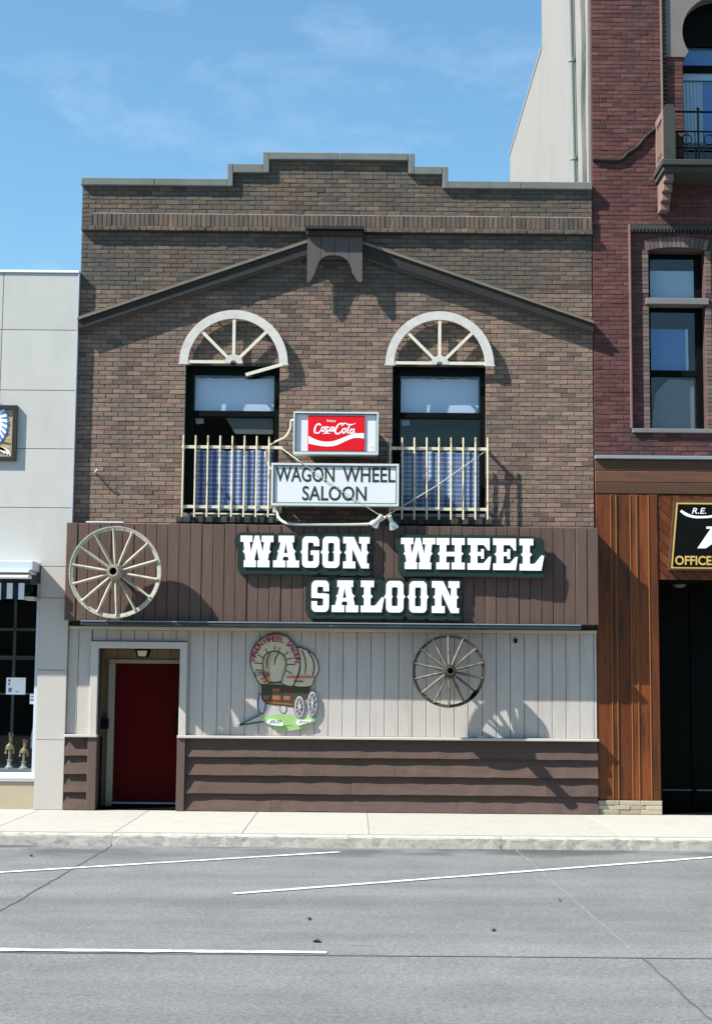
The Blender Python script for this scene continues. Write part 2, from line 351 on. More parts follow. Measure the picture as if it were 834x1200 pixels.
def tag(o, label=None, cat=None, group=None, kind=None):
    if label: o['label'] = label
    if cat: o['category'] = cat
    if group: o['group'] = group
    if kind: o['kind'] = kind
    return o

PIECES = {}
def board(name, x0, x1, y0, y1, z0, z1, m, parent, b=.004):
    """a board of its own; boards of one size share their mesh"""
    k = (name, round(x1 - x0, 3), round(y1 - y0, 3), round(z1 - z0, 3), m.name, b)
    if k not in PIECES:
        PIECES[k] = MB().cbox(0, x1 - x0, 0, y1 - y0, 0, z1 - z0, b).mesh(name, m)
    return link(name, PIECES[k], (x0, y0, z0), parent)

def wall_rects(x0, x1, z0, z1, holes):
    """split a wall face with rectangular openings into plain rectangles"""
    xs = sorted({x0, x1, *[h[0] for h in holes], *[h[1] for h in holes]}); xs = [x for x in xs if x0 <= x <= x1]
    out = []
    for a, b in zip(xs, xs[1:]):
        cuts = sorted((h[2], h[3]) for h in holes if h[0] < b - 1e-6 and h[1] > a + 1e-6)
        z = z0
        for c0, c1 in cuts:
            if c0 > z: out.append((a, b, z, c0))
            z = max(z, c1)
        if z < z1: out.append((a, b, z, z1))
    return out

def course(x0, x1, z0, z1, holes, off, blen=.207, gap=.008):
    """bricks of one course with the openings cut out -> [(xa, xb, za, zb)]"""
    spans = [(x0, x1)]
    for h in holes:
        if h[2] < z1 - .02 and h[3] > z0 + .02:
            ns = []
            for a, b in spans:
                if h[1] <= a or h[0] >= b: ns.append((a, b)); continue
                if h[0] > a: ns.append((a, h[0]))
                if h[1] < b: ns.append((h[1], b))
            spans = ns
    out = []
    for a, b in spans:
        x = math.floor((a - off) / blen) * blen + off
        edges = []
        while x < b:
            edges.append(x + random.uniform(-.006, .006)); x += blen
        edges = [a] + [e for e in edges if a + .045 < e < b - .045] + [b]
        for p, q in zip(edges, edges[1:]): out.append((p + gap / 2, q - gap / 2, z0 + gap / 2, z1 - gap / 2))
    return out

def lay(bricks, m, parent, yf, singles, name='brick', depth=.02, skip=lambda b: False):
    """the bricks that show largest as objects, the rest joined"""
    full = [b for b in bricks if b[1] - b[0] > .18 and not skip(b)]
    full.sort(key=lambda b: ((b[0] + b[1]) / 2 - CAM['x']) ** 2 + (b[2] - CAM['z']) ** 2)
    one = set(full[:singles])
    var = []
    if one:
        h = full[0][3] - full[0][2]
        for i in range(8):
            var.append(MB().cbox(0, .198, 0, depth, 0, h, .004, back=False, j=.0022).mesh(name, m))
    rest = MB()
    for b in bricks:
        y = yf(b) + random.uniform(-.0025, .0025)
        if b in one: link(name, random.choice(var), (b[0], y, b[2]), parent).scale.x = (b[1] - b[0]) / .198
        else: rest.cbox(b[0], b[1], y, y + depth, b[2], b[3], .004, back=False, j=.0022)
    if rest.v: rest.build(name + '_courses', m, parent, kind='stuff')

# ---- flat outlines from shapes painted on a fine grid (union and difference of polygons)
def raster(polys, w, h, res):
    W, H = int(w * res) + 8, int(h * res) + 8
    X, Y = np.meshgrid((np.arange(W) - 3.5) / res, (np.arange(H) - 3.5) / res)
    im = np.zeros((H, W), bool)
    for sign, p in polys:
        ins = np.zeros_like(im)
        for i in range(len(p)):
            (xa, ya), (xb, yb) = p[i], p[(i + 1) % len(p)]
            if ya == yb: continue
            c = (ya > Y) != (yb > Y)
            ins ^= c & (X < (xb - xa) * (Y - ya) / (yb - ya) + xa)
        im = (im | ins) if sign > 0 else (im & ~ins)
    return im
def dilate(im, r):
    out = im.copy(); H, W = im.shape
    for dy in range(-r, r + 1):
        dx = int(math.sqrt(r * r - dy * dy))
        row = np.zeros_like(im)
        c = np.cumsum(np.pad(im, ((0, 0), (dx + 1, dx))).astype(int), 1)
        row = (c[:, 2 * dx + 1:] - c[:, :-2 * dx - 1]) > 0
        src = row[max(0, -dy):H - max(0, dy)]
        out[max(0, dy):H - max(0, -dy)] |= src
    return out
def contours(im, res, tol=.8):
    H, W = im.shape; nxt = {}
    P = np.pad(im, 1)
    for y in range(H):
        for x in range(W):
            if not im[y, x]: continue
            if not P[y, x + 1]: nxt.setdefault((x, y), []).append((x + 1, y))
            if not P[y + 1, x + 2]: nxt.setdefault((x + 1, y), []).append((x + 1, y + 1))
            if not P[y + 2, x + 1]: nxt.setdefault((x + 1, y + 1), []).append((x, y + 1))
            if not P[y + 1, x]: nxt.setdefault((x, y + 1), []).append((x, y))
    loops = []
    while nxt:
        st = next(iter(nxt)); lp = [st]; cur = st; prev = None
        while True:
            c = nxt[cur]
            if len(c) > 1 and prev:
                d = (cur[0] - prev[0], cur[1] - prev[1])
                k = max(range(len(c)), key=lambda i: -(d[0] * (c[i][1] - cur[1]) - d[1] * (c[i][0] - cur[0])))
            else: k = 0
            q = c.pop(k)
            if not c: del nxt[cur]
            prev, cur = cur, q
            if cur == st: break
            lp.append(cur)
        loops.append(lp)
    def dp(p, t):
        if len(p) < 3: return p
        a, b = np.array(p[0], float), np.array(p[-1], float); d = b - a; n = np.hypot(*d)
        q = np.array(p, float) - a
        dist = np.abs(d[0] * q[:, 1] - d[1] * q[:, 0]) / n if n > 0 else np.hypot(q[:, 0], q[:, 1])
        i = int(dist.argmax())
        if dist[i] <= t: return [p[0], p[-1]]
        return dp(p[:i + 1], t)[:-1] + dp(p[i:], t)
    out = []
    for lp in loops:
        k = max(range(len(lp)), key=lambda i: (lp[i][0] - lp[0][0]) ** 2 + (lp[i][1] - lp[0][1]) ** 2)
        s = dp(lp[:k + 1], tol)[:-1] + dp(lp[k:] + [lp[0]], tol)[:-1]
        if len(s) >= 3: out.append([((x - 4) / res, (y - 4) / res) for x, y in s])
    def area(l): return sum(l[i][0] * l[(i + 1) % len(l)][1] - l[(i + 1) % len(l)][0] * l[i][1] for i in range(len(l))) / 2
    outer = [l for l in out if area(l) > 0]; holes = [l for l in out if area(l) < 0]
    return outer, holes
def inside(p, l):
    r = False
    for i in range(len(l)):
        (xa, ya), (xb, yb) = l[i], l[(i + 1) % len(l)]
        if (ya > p[1]) != (yb > p[1]) and p[0] < (xb - xa) * (p[1] - ya) / (yb - ya) + xa: r = not r
    return r
def shapes(im, res, tol=.8):
    outer, holes = contours(im, res, tol)
    return [[o] + [h for h in holes if inside(h[0], o)] for o in outer]

def spline(p, n=8, closed=False):
    out = []; m = len(p)
    for i in range(m if closed else m - 1):
        a = p[(i - 1) % m] if closed or i > 0 else p[0]; b = p[i]; c = p[(i + 1) % m]; d = p[(i + 2) % m] if closed or i + 2 < m else p[-1]
        for k in range(n):
            t = k / n
            out.append(tuple(.5 * (2 * b[j] + (c[j] - a[j]) * t + (2 * a[j] - 5 * b[j] + 4 * c[j] - d[j]) * t * t + (3 * b[j] - a[j] - 3 * c[j] + d[j]) * t ** 3) for j in range(len(b))))
    if not closed: out.append(tuple(p[-1]))
    return out
def ribbon(p, w, n=6):
    """outline of a brush stroke along p; w = width or list of widths"""
    ws = w if isinstance(w, (list, tuple)) else [w] * len(p)
    q = spline([(a[0], a[1], b) for a, b in zip(p, ws)], n) if len(p) > 2 else [(p[0][0], p[0][1], ws[0]), (p[1][0], p[1][1], ws[1])]
    lf, rg = [], []
    for i in range(len(q)):
        a, b = q[max(i - 1, 0)], q[min(i + 1, len(q) - 1)]
        dx, dy = b[0] - a[0], b[1] - a[1]; l = math.hypot(dx, dy) or 1
        nx, ny = -dy / l * q[i][2] / 2, dx / l * q[i][2] / 2
        lf.append((q[i][0] + nx, q[i][1] + ny)); rg.append((q[i][0] - nx, q[i][1] - ny))
    return lf + rg[::-1]
def circ(cx, cy, rx, ry=None, n=28, a0=0, a1=2 * PI):
    ry = ry or rx; full = abs(a1 - a0 - 2 * PI) < 1e-6
    return [(cx + rx * math.cos(a0 + (a1 - a0) * i / (n if full else n - 1)), cy + ry * math.sin(a0 + (a1 - a0) * i / (n if full else n - 1))) for i in range(n)]

def lettering(name, body, x0, x1, z0, z1, y, m, parent, bold=0.0, shear=0.0, thick=.002):
    """flat printed words filling the box x0..x1, z0..z1 on the plane y"""
    c = bpy.data.curves.new(name, 'FONT'); c.body = body; c.align_x = 'CENTER'; c.offset = bold; c.shear = shear; c.resolution_u = 4; c.space_line = .95
    o = bpy.data.objects.new('text_source', c); COL.objects.link(o)
    dg = bpy.context.evaluated_depsgraph_get(); src = bpy.data.meshes.new_from_object(o.evaluated_get(dg))
    co = np.zeros(len(src.vertices) * 3); src.vertices.foreach_get('co', co); co = co.reshape(-1, 3)
    mn, mxx = co.min(0), co.max(0)
    vs = [(x0 + (p[0] - mn[0]) / (mxx[0] - mn[0]) * (x1 - x0), y, z0 + (p[1] - mn[1]) / (mxx[1] - mn[1]) * (z1 - z0)) for p in co]
    fs = [tuple(p.vertices) for p in src.polygons]
    bpy.data.objects.remove(o); bpy.data.curves.remove(c); bpy.data.meshes.remove(src)
    mb = MB(); mb.add(vs, fs)
    return mb.build(name, m, parent)

# ------------------------------------------------------------------ ground, road, pavement
ROAD = -.15; KERB_Y = -3.38
def structure(o): o['kind'] = 'structure'; return o
structure(MB().add([(-700, -700, -.17), (700, -700, -.17), (700, 700, -.17), (-700, 700, -.17)], [(0, 1, 2, 3)]).build('ground', M['ground']))

def road_material():
    m = bpy.data.materials.new('worn_grey_road'); m.use_nodes = True
    t = m.node_tree; n = t.nodes; L = t.links.new; b = n['Principled BSDF']; b.inputs['Roughness'].default_value = .85; b.inputs['Specular IOR Level'].default_value = .3
    g = n.new('ShaderNodeNewGeometry')
    def noise(sc, st, det=5, ro=.6):
        mp = n.new('ShaderNodeMapping'); mp.inputs['Scale'].default_value = st; L(g.outputs['Position'], mp.inputs[0])
        z = n.new('ShaderNodeTexNoise'); z.inputs['Scale'].default_value = sc; z.inputs['Detail'].default_value = det; z.inputs['Roughness'].default_value = ro; L(mp.outputs[0], z.inputs[0]); return z.outputs[0]
    def rng(o, a, b_, c, d):
        q = n.new('ShaderNodeMapRange'); q.inputs[1].default_value = a; q.inputs[2].default_value = b_; q.inputs[3].default_value = c; q.inputs[4].default_value = d; L(o, q.inputs[0]); return q.outputs[0]
    def mul(a, b_):
        q = n.new('ShaderNodeMath'); q.operation = 'MULTIPLY'; L(a, q.inputs[0]); L(b_, q.inputs[1]); return q.outputs[0]
    tone = mul(rng(noise(1.0, (.05, .9, 1), 3), .36, .64, .86, 1.13), rng(noise(1.2, (1, 1, 1), 6), .38, .62, .92, 1.07))
    tone = mul(tone, rng(noise(26, (1, 1, 1), 4, .75), .36, .64, .78, 1.2))
    tone = mul(tone, rng(noise(90, (1, 1, 1), 2), .36, .64, .74, 1.24))
    tone = mul(tone, rng(noise(3.2, (.35, 2.4, 1), 5, .7),   .63, .72, 1.0, .68))           # scattered dark scuffs along the traffic
    tone = mul(tone, rng(noise(9, (.5, 1.6, 1), 3), .74, .8, 1.0, 1.25))
    sp = n.new('ShaderNodeSeparateXYZ'); L(g.outputs['Position'], sp.inputs[0])
    near = rng(sp.outputs[1], -5.2, -3.7, 0, 1)                                               # oil and grime where cars park at the kerb
    sp2 = rng(noise(.6, (1, 1.6, 1), 5), .47, .58, 0, .5)
    st = mul(near, sp2); q = n.new('ShaderNodeMath'); q.operation = 'SUBTRACT'; q.inputs[0].default_value = 1; L(st, q.inputs[1]); tone = mul(tone, q.outputs[0])
    rgb = n.new('ShaderNodeRGB'); rgb.outputs[0].default_value = (.152, .157, .159, 1)
    vm = n.new('ShaderNodeVectorMath'); vm.operation = 'SCALE'; L(rgb.outputs[0], vm.inputs[0]); L(tone, vm.inputs['Scale']); L(vm.outputs[0], b.inputs['Base Color'])
    bp = n.new('ShaderNodeBump'); bp.inputs['Strength'].default_value = .35; bp.inputs['Distance'].default_value = .01; L(noise(70, (1, 1, 1), 4, .8), bp.inputs['Height']); L(bp.outputs[0], b.inputs['Normal'])
    return m
structure(MB().box(-300, 300, -34, KERB_Y + .02, -.165, ROAD).build('road', road_material()))

# the shaded shop row on the far side of the street, behind the camera: unseen, added to cut low sky light on the saloon and show in its panes
rowm = MB(); x = -70
for w, hh in ((14, 9.5), (9, 11), (12, 8.5), (16, 11.5), (8, 9), (13, 12), (10, 9), (15, 10.5), (11, 8.5), (14, 11), (20, 10)):
    holes = [(x + .8 + k * (w - .8) / int(w / 2.4), x + .8 + k * (w - .8) / int(w / 2.4) + 1.2, 4.6, 6.6) for k in range(int(w / 2.4))] + [(x + .6, x + w - .6, .5, 3.0)]
    for r in wall_rects(x, x + w - .02, -.15, hh, holes): rowm.box(r[0], r[1], -36.3, -36, r[2], r[3])
    rowm.box(x, x + w - .02, -48, -36.31, -.15, hh - .3); x += w
structure(rowm.build('added_opposite_row', M['side_brick']))
def strip(name, a, b, w, z, m, n=1, wob=0.0):
    """a flat band on the road from a to b"""
    a = Vector((*a, 0)); b = Vector((*b, 0)); d = (b - a).normalized(); s = Vector((-d.y, d.x, 0)) * w / 2
    vs, fs = [], []
    for i in range(n + 1):
        p = a.lerp(b, i / n) + s.normalized() * random.uniform(-wob, wob)
        k = 1 if not wob else random.uniform(.6, 1.3)
        vs += [tuple(p + s * k + Vector((0, 0, z))), tuple(p - s * k + Vector((0, 0, z)))]
    for i in range(n): fs.append((2 * i + 1, 2 * i + 3, 2 * i + 2, 2 * i))
    return structure(MB().add(vs, fs).build(name, m))
strip('road_joint', (-60, -10.80), (60, -10.78), .025, ROAD + .004, M['tar'], 240, .008)
strip('road_joint', (1.20, -3.45), (1.02, -10.76), .02, ROAD + .004, M['tar'], 40, .01)
strip('road_joint', (6.10, -3.45), (6.24, -10.76), .014, ROAD + .004, M['joint_pale'], 40, .012)
strip('road_joint', (6.25, -10.82), (6.31, -16), .018, ROAD + .004, M['tar'], 30, .01)
strip('road_joint', (-3.9, -3.45), (-4.0, -10.76), .028, ROAD + .004, M['tar'], 30, .01)
strip('road_joint', (11.1, -3.45), (11.2, -10.76), .028, ROAD + .004, M['tar'], 30, .01)
strip('parking_line', (-1.25, -7.18), (3.97, -3.89), .10, ROAD + .008, M['paint'])
strip('parking_line', (3.0, -7.56), (9.0, -3.66), .10, ROAD + .008, M['paint'])
strip('parking_line', (8.2, -7.6), (14.0, -3.7), .10, ROAD + .008, M['paint'])
strip('parking_line', (-6.4, -7.3), (-1.2, -3.9), .10, ROAD + .008, M['paint'])
strip('lane_line', (.2, -10.73 + .03), (3.93, -10.72 + .03), .115, ROAD + .008, M['paint'], 20, .004)

pave = structure(MB().box(-40, 40, KERB_Y + .16, 14, -.14, -.012).build('pavement', M['pave_joint']))
for i in range(-12, 16):
    for j in range(2):
        x0 = -.35 + i * 1.56; y0 = -3.21 + j * 1.605
        o = board('paving_slab', 0, 1.554, 0, .02, 0, 1.601, M['pavement'], pave, .003)
        o.rotation_euler = (-PI / 2, 0, 0); o.location = (x0, y0, 0)      # laid flat, face up
def kerb_mesh(ln, seed):
    """one rough kerb stone: rounded, chipped nose running along x, gutter face at y = 0"""
    rnd = random.Random(seed); mb = MB(); n = 48
    prof = [(.092, -.003), (.05, -.004), (.022, -.014), (.006, -.042), (0, -.155)]; m = len(prof); vs = []
    for i in range(n + 1):
        e = rnd.uniform(0, 1) ** 3 * .014 if 0 < i < n else .012
        for k, (y, z) in enumerate(prof): vs.append((ln * i / n, y + (e if k in (2, 3) else e * .3 if k == 4 else 0), z - (e * .7 if k in (1, 2) else 0)))
    fs = [(i * m + k, i * m + k + 1, (i + 1) * m + k + 1, (i + 1) * m + k) for i in range(n) for k in range(m - 1)]
    vs += [(0, .092, -.155), (ln, .092, -.155)]; q = len(vs)
    fs += [tuple([q - 2] + list(range(m - 1, -1, -1))), tuple([q - 1] + [n * m + k for k in range(m)])]
    return mb.add(vs, fs)
kerb = structure(MB().box(-60, 60, KERB_Y + .012, KERB_Y + .165, -.16, -.03).build('kerb', M['kerb']))
for i in range(-6, 7):
    x0 = 1.205 + i * 4.73
    mb = kerb_mesh(4.715, i + 50)
    o = link('kerb_stone', mb.mesh('kerb_stone', M['kerb']), (x0, KERB_Y, 0), kerb)
# litter
for (u, v, w, m, lab) in [(362, 1078, .05, 'tar', 'small dark scrap on the road beyond the lane line, lying alone'), (371, 1104, .08, 'tar', 'curled dark leaf on the road just above the lane line end'), 
                          (577, 1091, .055, 'tar', 'dark lump of dirt on the road left of the pale joint'), (655, 1056, .05, 'tar', 'brown leaf lying on the road at the top of the pale joint'), (37, 1004, .055, 'tar', 'dark leaf on the road near the kerb, left of the dark joint')]:
    k = FW + RT * ((u - 417) / CAM['f']) + UP * ((600 - v) / CAM['f']); t = (ROAD - CAM['z']) / k.z
    x, y = CAM['x'] + k.x * t, -CAM['dist'] + k.y * t
    mb = MB(); n = 9; ring = [(x + w / 2 * math.cos(a) * random.uniform(.6, 1.1), y + w * .7 * math.sin(a) * random.uniform(.6, 1.1), ROAD + .004 + random.uniform(0, .02)) for a in [2 * PI * i / n for i in range(n)]]
    mb.add(ring + [(x, y, ROAD + .028), (x, y, ROAD + .002)], [(i, (i + 1) % n, n) for i in range(n)] + [((i + 1) % n, i, n + 1) for i in range(n)])
    tag(mb.build('litter', M[m], loc=(x, y, ROAD)), lab, 'litter')

# ------------------------------------------------------------------ the saloon
WH = [(1.60, 2.985, 4.25, 6.50), (4.66, 6.03, 4.27, 6.515)]          # window openings
DOOR = (.43, 1.61, 0, 2.31)
sal = thing('saloon_building', 'two storey brown brick saloon with stepped parapet and wooden sign board front', 'building', (3.8, 0, 0))
wall = MB()
for r in wall_rects(0, 7.62, 0, 8.52, WH + [DOOR]): wall.box(r[0], r[1], 0, .30, r[2], r[3])
wall.box(0, 7.62, -.045, .30, 8.52, 9.21); wall.box(2.25, 5.375, -.045, .30, 9.21, 9.415); wall.box(2.795, 4.865, -.045, .30, 9.415, 9.625)
brick_wall = wall.build('brick_wall', M['mortar'], sal)
MB().box(0, .25, .30, 13, 0, 8.7).box(7.37, 7.62, .30, 13, 0, 8.7).box(.25, 7.37, 12.75, 13, 0, 8.7).build('side_walls', M['side_brick'], sal)
MB().box(.25, 7.37, .30, 12.75, 8.5, 8.7).build('roof', M['tar'], sal)
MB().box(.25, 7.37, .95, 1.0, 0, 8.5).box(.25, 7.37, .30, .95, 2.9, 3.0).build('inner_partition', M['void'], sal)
# bricks
low, top, rows = [], [], 65
h = (8.52 - 4.08) / rows
for i in range(rows):
    z = 4.08 + i * h
    (low if z < 7.6 else top).extend(course(0, 7.62, z, z + h, WH, (.103 if i % 2 else 0) + random.uniform(-.012, .012)))
proud = {}
def yf_low(b): return -.006
def behind(b):          # bricks a sign or trim hides
    return 2.7 < b[1] and b[0] < 4.9 and 4.3 < b[3] and b[2] < 5.9 or b[2] < 4.12
lay(low, M['brick'], brick_wall, yf_low, 220, skip=behind)
lay([b for b in top], M['brick_top'], brick_wall, yf_low, 0)
crown = []
for i in range(6): crown += course(0, 7.62, 8.79 + i * .07, 8.86 + i * .07, [], .1 * (i % 2))
for i in range(3): crown += course(2.25, 5.375, 9.21 + i * .0683, 9.2783 + i * .0683, [], .1 * (i % 2))
for i in range(3): crown += course(2.795, 4.865, 9.415 + i * .07, 9.485 + i * .07, [], .1 * (i % 2))
lay(crown, M['brick_top'], brick_wall, lambda b: -.052, 80)
soldiers = MB(); n = 106
for i in range(n):
    x = .17 + i * (7.45 / n); y = -.058 + random.uniform(-.004, .004); soldiers.cbox(x + .005, x + 7.45 / n - .005, y, y + .03, 8.595, 8.785, .004, back=False, j=.002)
for z in (8.595, 8.66, 8.725): soldiers.cbox(.004, .16, -.055, -.02, z + .003, z + .06, .004, back=False)
soldiers.build('soldier_course', M['brick_top'], brick_wall, kind='stuff')
MB().box(.12, 7.6, -.0515, -.04, 8.782, 8.796).box(.12, 7.6, -.0515, -.04, 8.582, 8.596).build('lime_joint', M['white_mortar'], brick_wall)
row = MB(); n = 70
for i in range(n):
    x = i * 7.62 / n; y = -.092 + random.uniform(-.005, .005); row.cbox(x + .004, x + 7.62 / n - .004, y, y + .05, 8.525, 8.585, .005, back=False, j=.003)
row.build('rowlock_course', M['brick_top'], brick_wall, kind='stuff')
for a, b in ((WH[0][0] - .10, WH[0][1] + .06), (WH[1][0] - .08, WH[1][1] + .10)):
    n = int((b - a) / .105); MB().box(a + .006, b - .006, -.055, .05, 4.16, 4.236).build('sill_mortar', M['sill_brick'], brick_wall)
    for i in range(n): board('sill_brick', a + i * (b - a) / n + .005, a + (i + 1) * (b - a) / n - .005, -.07 - .012 * (i % 3 == 1), .1, 4.155, 4.243, M['sill_brick'], brick_wall, .006)
# coping
cop = [(-.015, 1.08, 9.205, 9.315), (1.086, 2.165, 9.205, 9.315), (2.165, 2.25, 9.205, 9.55), (2.255, 2.69, 9.415, 9.55), (2.69, 2.79, 9.42, 9.735), (2.795, 3.83, 9.625, 9.735), (3.836, 4.865, 9.625, 9.735),
       (4.87, 4.96, 9.42, 9.735), (4.963, 5.375, 9.415, 9.535), (5.38, 5.46, 9.205, 9.535), (5.463, 6.55, 9.205, 9.315), (6.556, 7.615, 9.205, 9.315)]
for x0, x1, z0, z1 in cop: MB().cbox(x0, x1, -.115, .36, z0, z1, .008).build('coping_stone', M['coping'], sal)
# raking trim and centre bracket
for s in (0, 1):
    lo, hi = (((0.0, 7.00), (3.37, 8.155)), ((0.0, 7.135), (3.37, 8.335))) if s == 0 else (((7.61, 7.025), (4.18, 8.15)), ((7.61, 7.155), (4.18, 8.33)))
    up = .036
    rb = MB().prism([lo[0], lo[1], hi[1], hi[0]], -.132, -.006).build('rake_board', M['rake'], sal)
    sg = 1 if s == 0 else -1
    MB().prism([hi[0], hi[1], (hi[1][0], hi[1][1] + up), (hi[0][0], hi[0][1] + up)], -.16, -.006).build('rake_cap', M['rake_cap'], rb)
    dz = .028
    MB().prism([(hi[0][0], hi[0][1] + up), (hi[1][0], hi[1][1] + up), (hi[1][0], hi[1][1] + up + dz), (hi[0][0], hi[0][1] + up + dz)], -.11, -.006).build('rake_moulding', M['brown_grey'], rb)
    MB().prism([(lo[0][0], lo[0][1] - .02), (lo[1][0], lo[1][1] - .02), lo[1], lo[0]], -.11, -.006).build('rake_bed_strip', M['brown_grey'], rb)
prof = [(358, 331), (360, 332.5), (363, 331), (366, 327), (367, 324), (369, 322), (370, 318), (371.5, 313), (374, 307), (378, 303), (384, 300.5), (391, 300), (398, 300.8), (404, 303.5), (408.5, 308), (411, 313.5), (412.5, 319), (413, 322), (415.5, 324), (417, 328), (419.5, 331), (422, 332), (424, 330)]
prof = [pix(u, v, .15) for u, v in prof]
brk = MB().box(3.40, 4.16, -.155, -.006, 8.12, 8.42).build('gable_bracket', M['brown_grey'], sal)
def zb(x):
    for (xa, za), (xb, zz) in zip(prof, prof[1:]):
        if xa <= x <= xb: return za + (zz - za) * (x - xa) / (xb - xa)
    return prof[0][1] if x < prof[0][0] else prof[-1][1]
bx0, bx1 = 3.372, 4.195
for k in range(4):
    a, b = bx0 + (bx1 - bx0) * k / 4 + .003, bx0 + (bx1 - bx0) * (k + 1) / 4 - .003
    pts = [(a + (b - a) * i / 14, zb(a + (b - a) * i / 14)) for i in range(15)]
    MB().prism(pts + [(b, 8.42), (a, 8.42)], -.205, -.157).build('plank', M['brown_grey'], brk)
MB().prism([(3.345, 8.50), (4.215, 8.50), (4.215, 8.545), (3.345, 8.545)], -.325, -.006).cbox(3.36, 4.20, -.285, -.006, 8.42, 8.50, .02).build('hood', M['rake'], brk)

# half wheels over the windows
def sunburst(cx, cz, ro, ri, fallen, label):
    d0, d1 = -.107, -.06
    out = circ(cx, cz, ro, ro, 40, 0, PI) + circ(cx, cz, ri, ri, 40, PI, 0)
    w = MB().prism(out, d0, d1).build('half_wheel', M['arch'], sal); w['label'] = label
    hb = circ(cx, cz, .135, .135, 20, 0, PI) + circ(cx, cz, .045, .045, 12, PI, 0)
    MB().prism(hb, d0 + .004, d1).build('hub', M['arch'], w)
    for k in range(5):
        a = PI * k / 4
        if k == 0 and fallen:
            p0, p1 = pix(332, 427, .08), pix(288, 439.5, .08)
            MB().prism(ribbon([p0, p1], .046), d0 - .006, d0 + .03).build('spoke', M['spoke'], w)['label'] = 'loose spoke dropped across the window head'
            continue
        q = .02 if k in (0, 4) else 0
        MB().prism(ribbon([(cx + .13 * math.cos(a), cz + .13 * math.sin(a) + q), (cx + (ri + .004) * math.cos(a), cz + (ri + .004) * math.sin(a) + q)], .044), d0 + .007, d1 - .004).build('spoke', M['spoke'], w)
    for sx in (-1, 1): MB().box(cx + sx * ((ro + ri) / 2) - (ro - ri) / 2 - .012, cx + sx * ((ro + ri) / 2) + (ro - ri) / 2 + .012, d0 - .004, d1, cz - .02, cz - .0005).build('foot_block', M['arch'], w)
    for k in range(4):
        a = PI * (k + .5) / 4; MB().tube([(cx + (ro + ri) / 2 * math.cos(a), d1 + .001, cz + (ro + ri) / 2 * math.sin(a)), (cx + (ro + ri) / 2 * math.cos(a), 0, cz + (ro + ri) / 2 * math.sin(a))], .012, 6).build('mounting_pin', M['black'], w)
sunburst(2.306, 6.515, .80, .672, True, 'half wheel ornament whose right spoke has dropped')
sunburst(5.345, 6.525, .80, .672, False, 'half wheel ornament with all its spokes in place')

# windows
for k, (x0, x1, z0, z1) in enumerate(WH):
    fr = MB()
    for r in wall_rects(x0, x1, z0, z1, [(x0 + .115, x1 - .075, z0 + .10, z1 - .125)]): fr.box(r[0], r[1], .06, .18, r[2], r[3])
    w = fr.build('window', M['black'], sal)
    a, b = x0 + .115, x1 - .075
    MB().cbox(a, b, .075, .13, 5.745, 5.835, .006).build('meeting_rail', M['black'], w)
    MB().add([(a, .10, 5.835), (b, .10, 5.835), (b, .10, z1 - .125), (a, .10, z1 - .125)], [(0, 1, 2, 3)]).build('upper_pane', M['glass'], w)
    MB().add([(a, .115, z0 + .10), (b, .115, z0 + .10), (b, .115, 5.745), (a, .115, 5.745)], [(0, 1, 2, 3)]).build('lower_pane', M['glass_soft'], w)
    sh = MB(); rag = [(a + .01, 5.84), (b - .02, 5.84), (b - .012, 6.1), (b - .02, z1 - .15)] + [(b - (b - a) * i / 12, z1 - .145 + random.uniform(-.018, .008)) for i in range(1, 12)] + [(a + .015, z1 - .15)]
    sh.prism(rag, .20, .205).build('roller_shade', M['shade'], w)
    MB().prism([(a + .02, 5.735), (a + .14, 5.735), (a + .14, 5.66), (a + .03, 5.65)], .190, .194).build('shade_corner', M['blind'], w)
    if k == 0: MB().prism([(a + .47, 5.735), (b - .02, 5.735), (b - .02, 5.50), (a + .62, 5.50)], .142, .146).build('lower_pane_patch', M['seam'], w)  # painted reflection: grey slanted patch behind the left lower pane
    else: MB().prism([(a + .02, 5.60), (b - .02, 5.66), (b - .02, 5.44), (a + .02, 5.42)], .142, .146).build('lower_pane_patch', M['void'], w)  # near-black slanted band behind the right lower pane
    cu = MB(); n = 90; ca, cb = a + .01, b - .01
    for i in range(n + 1):
        x = ca + (cb - ca) * i / n; y = .185 + .009 * math.sin(x * 52 + 2.2 * math.sin(x * 7.3 + k)) + .007 * math.sin(x * 17 + 1 + 2 * k)
        cu.v += [(x, y, z0 + .07), (x, y, 5.26 + .012 * math.sin(x * 22))]
    for i in range(n): cu.f.append((2 * i, 2 * i + 2, 2 * i + 3, 2 * i + 1)); cu.m.append(0)
    cu.build('curtain', M['curtain'], w, smooth=True)
    board('sill_plate', x0 + .01, x1 - .01, -.04, .058, z0 - .004, z0 + .045, M['grey_sill'], w)

# sign board of brown planks over the ground floor
fas = MB().box(-.005, 7.60, -.298, -.008, 2.704, 4.08).build('sign_board', M['fascia'], sal)
n = 47; W0, W1 = -.035, 7.622
for i in range(n):
    x = W0 + (W1 - W0) * i / n; y = -.335 + random.choice((-.006, -.003, 0, .003, .005)); g = .004
    board('plank', x + g, x + (W1 - W0) / n - g, y, y + .03, 2.70, 4.105 - random.choice((0, .004, .008)), M['fascia'], fas, .005)
MB().box(-.03, 7.615, -.225, -.012, 4.082, 4.094).build('cap_flashing', M['brown_grey'], fas)
MB().box(.24, .78, -.33, -.20, 4.112, 4.128).build('bright_strip', M['white_metal'], fas)
led = MB().cbox(.22, 7.36, -.415, -.05, 2.632, 2.698, .006).build('ledge', M['ledge'], sal)
for a, b in ((.223, 3.30), (3.31, 5.9), (5.91, 7.356)): board('ledge_edging', a, b, -.423, -.417, 2.682, 2.697, M['flash'], led, .001)
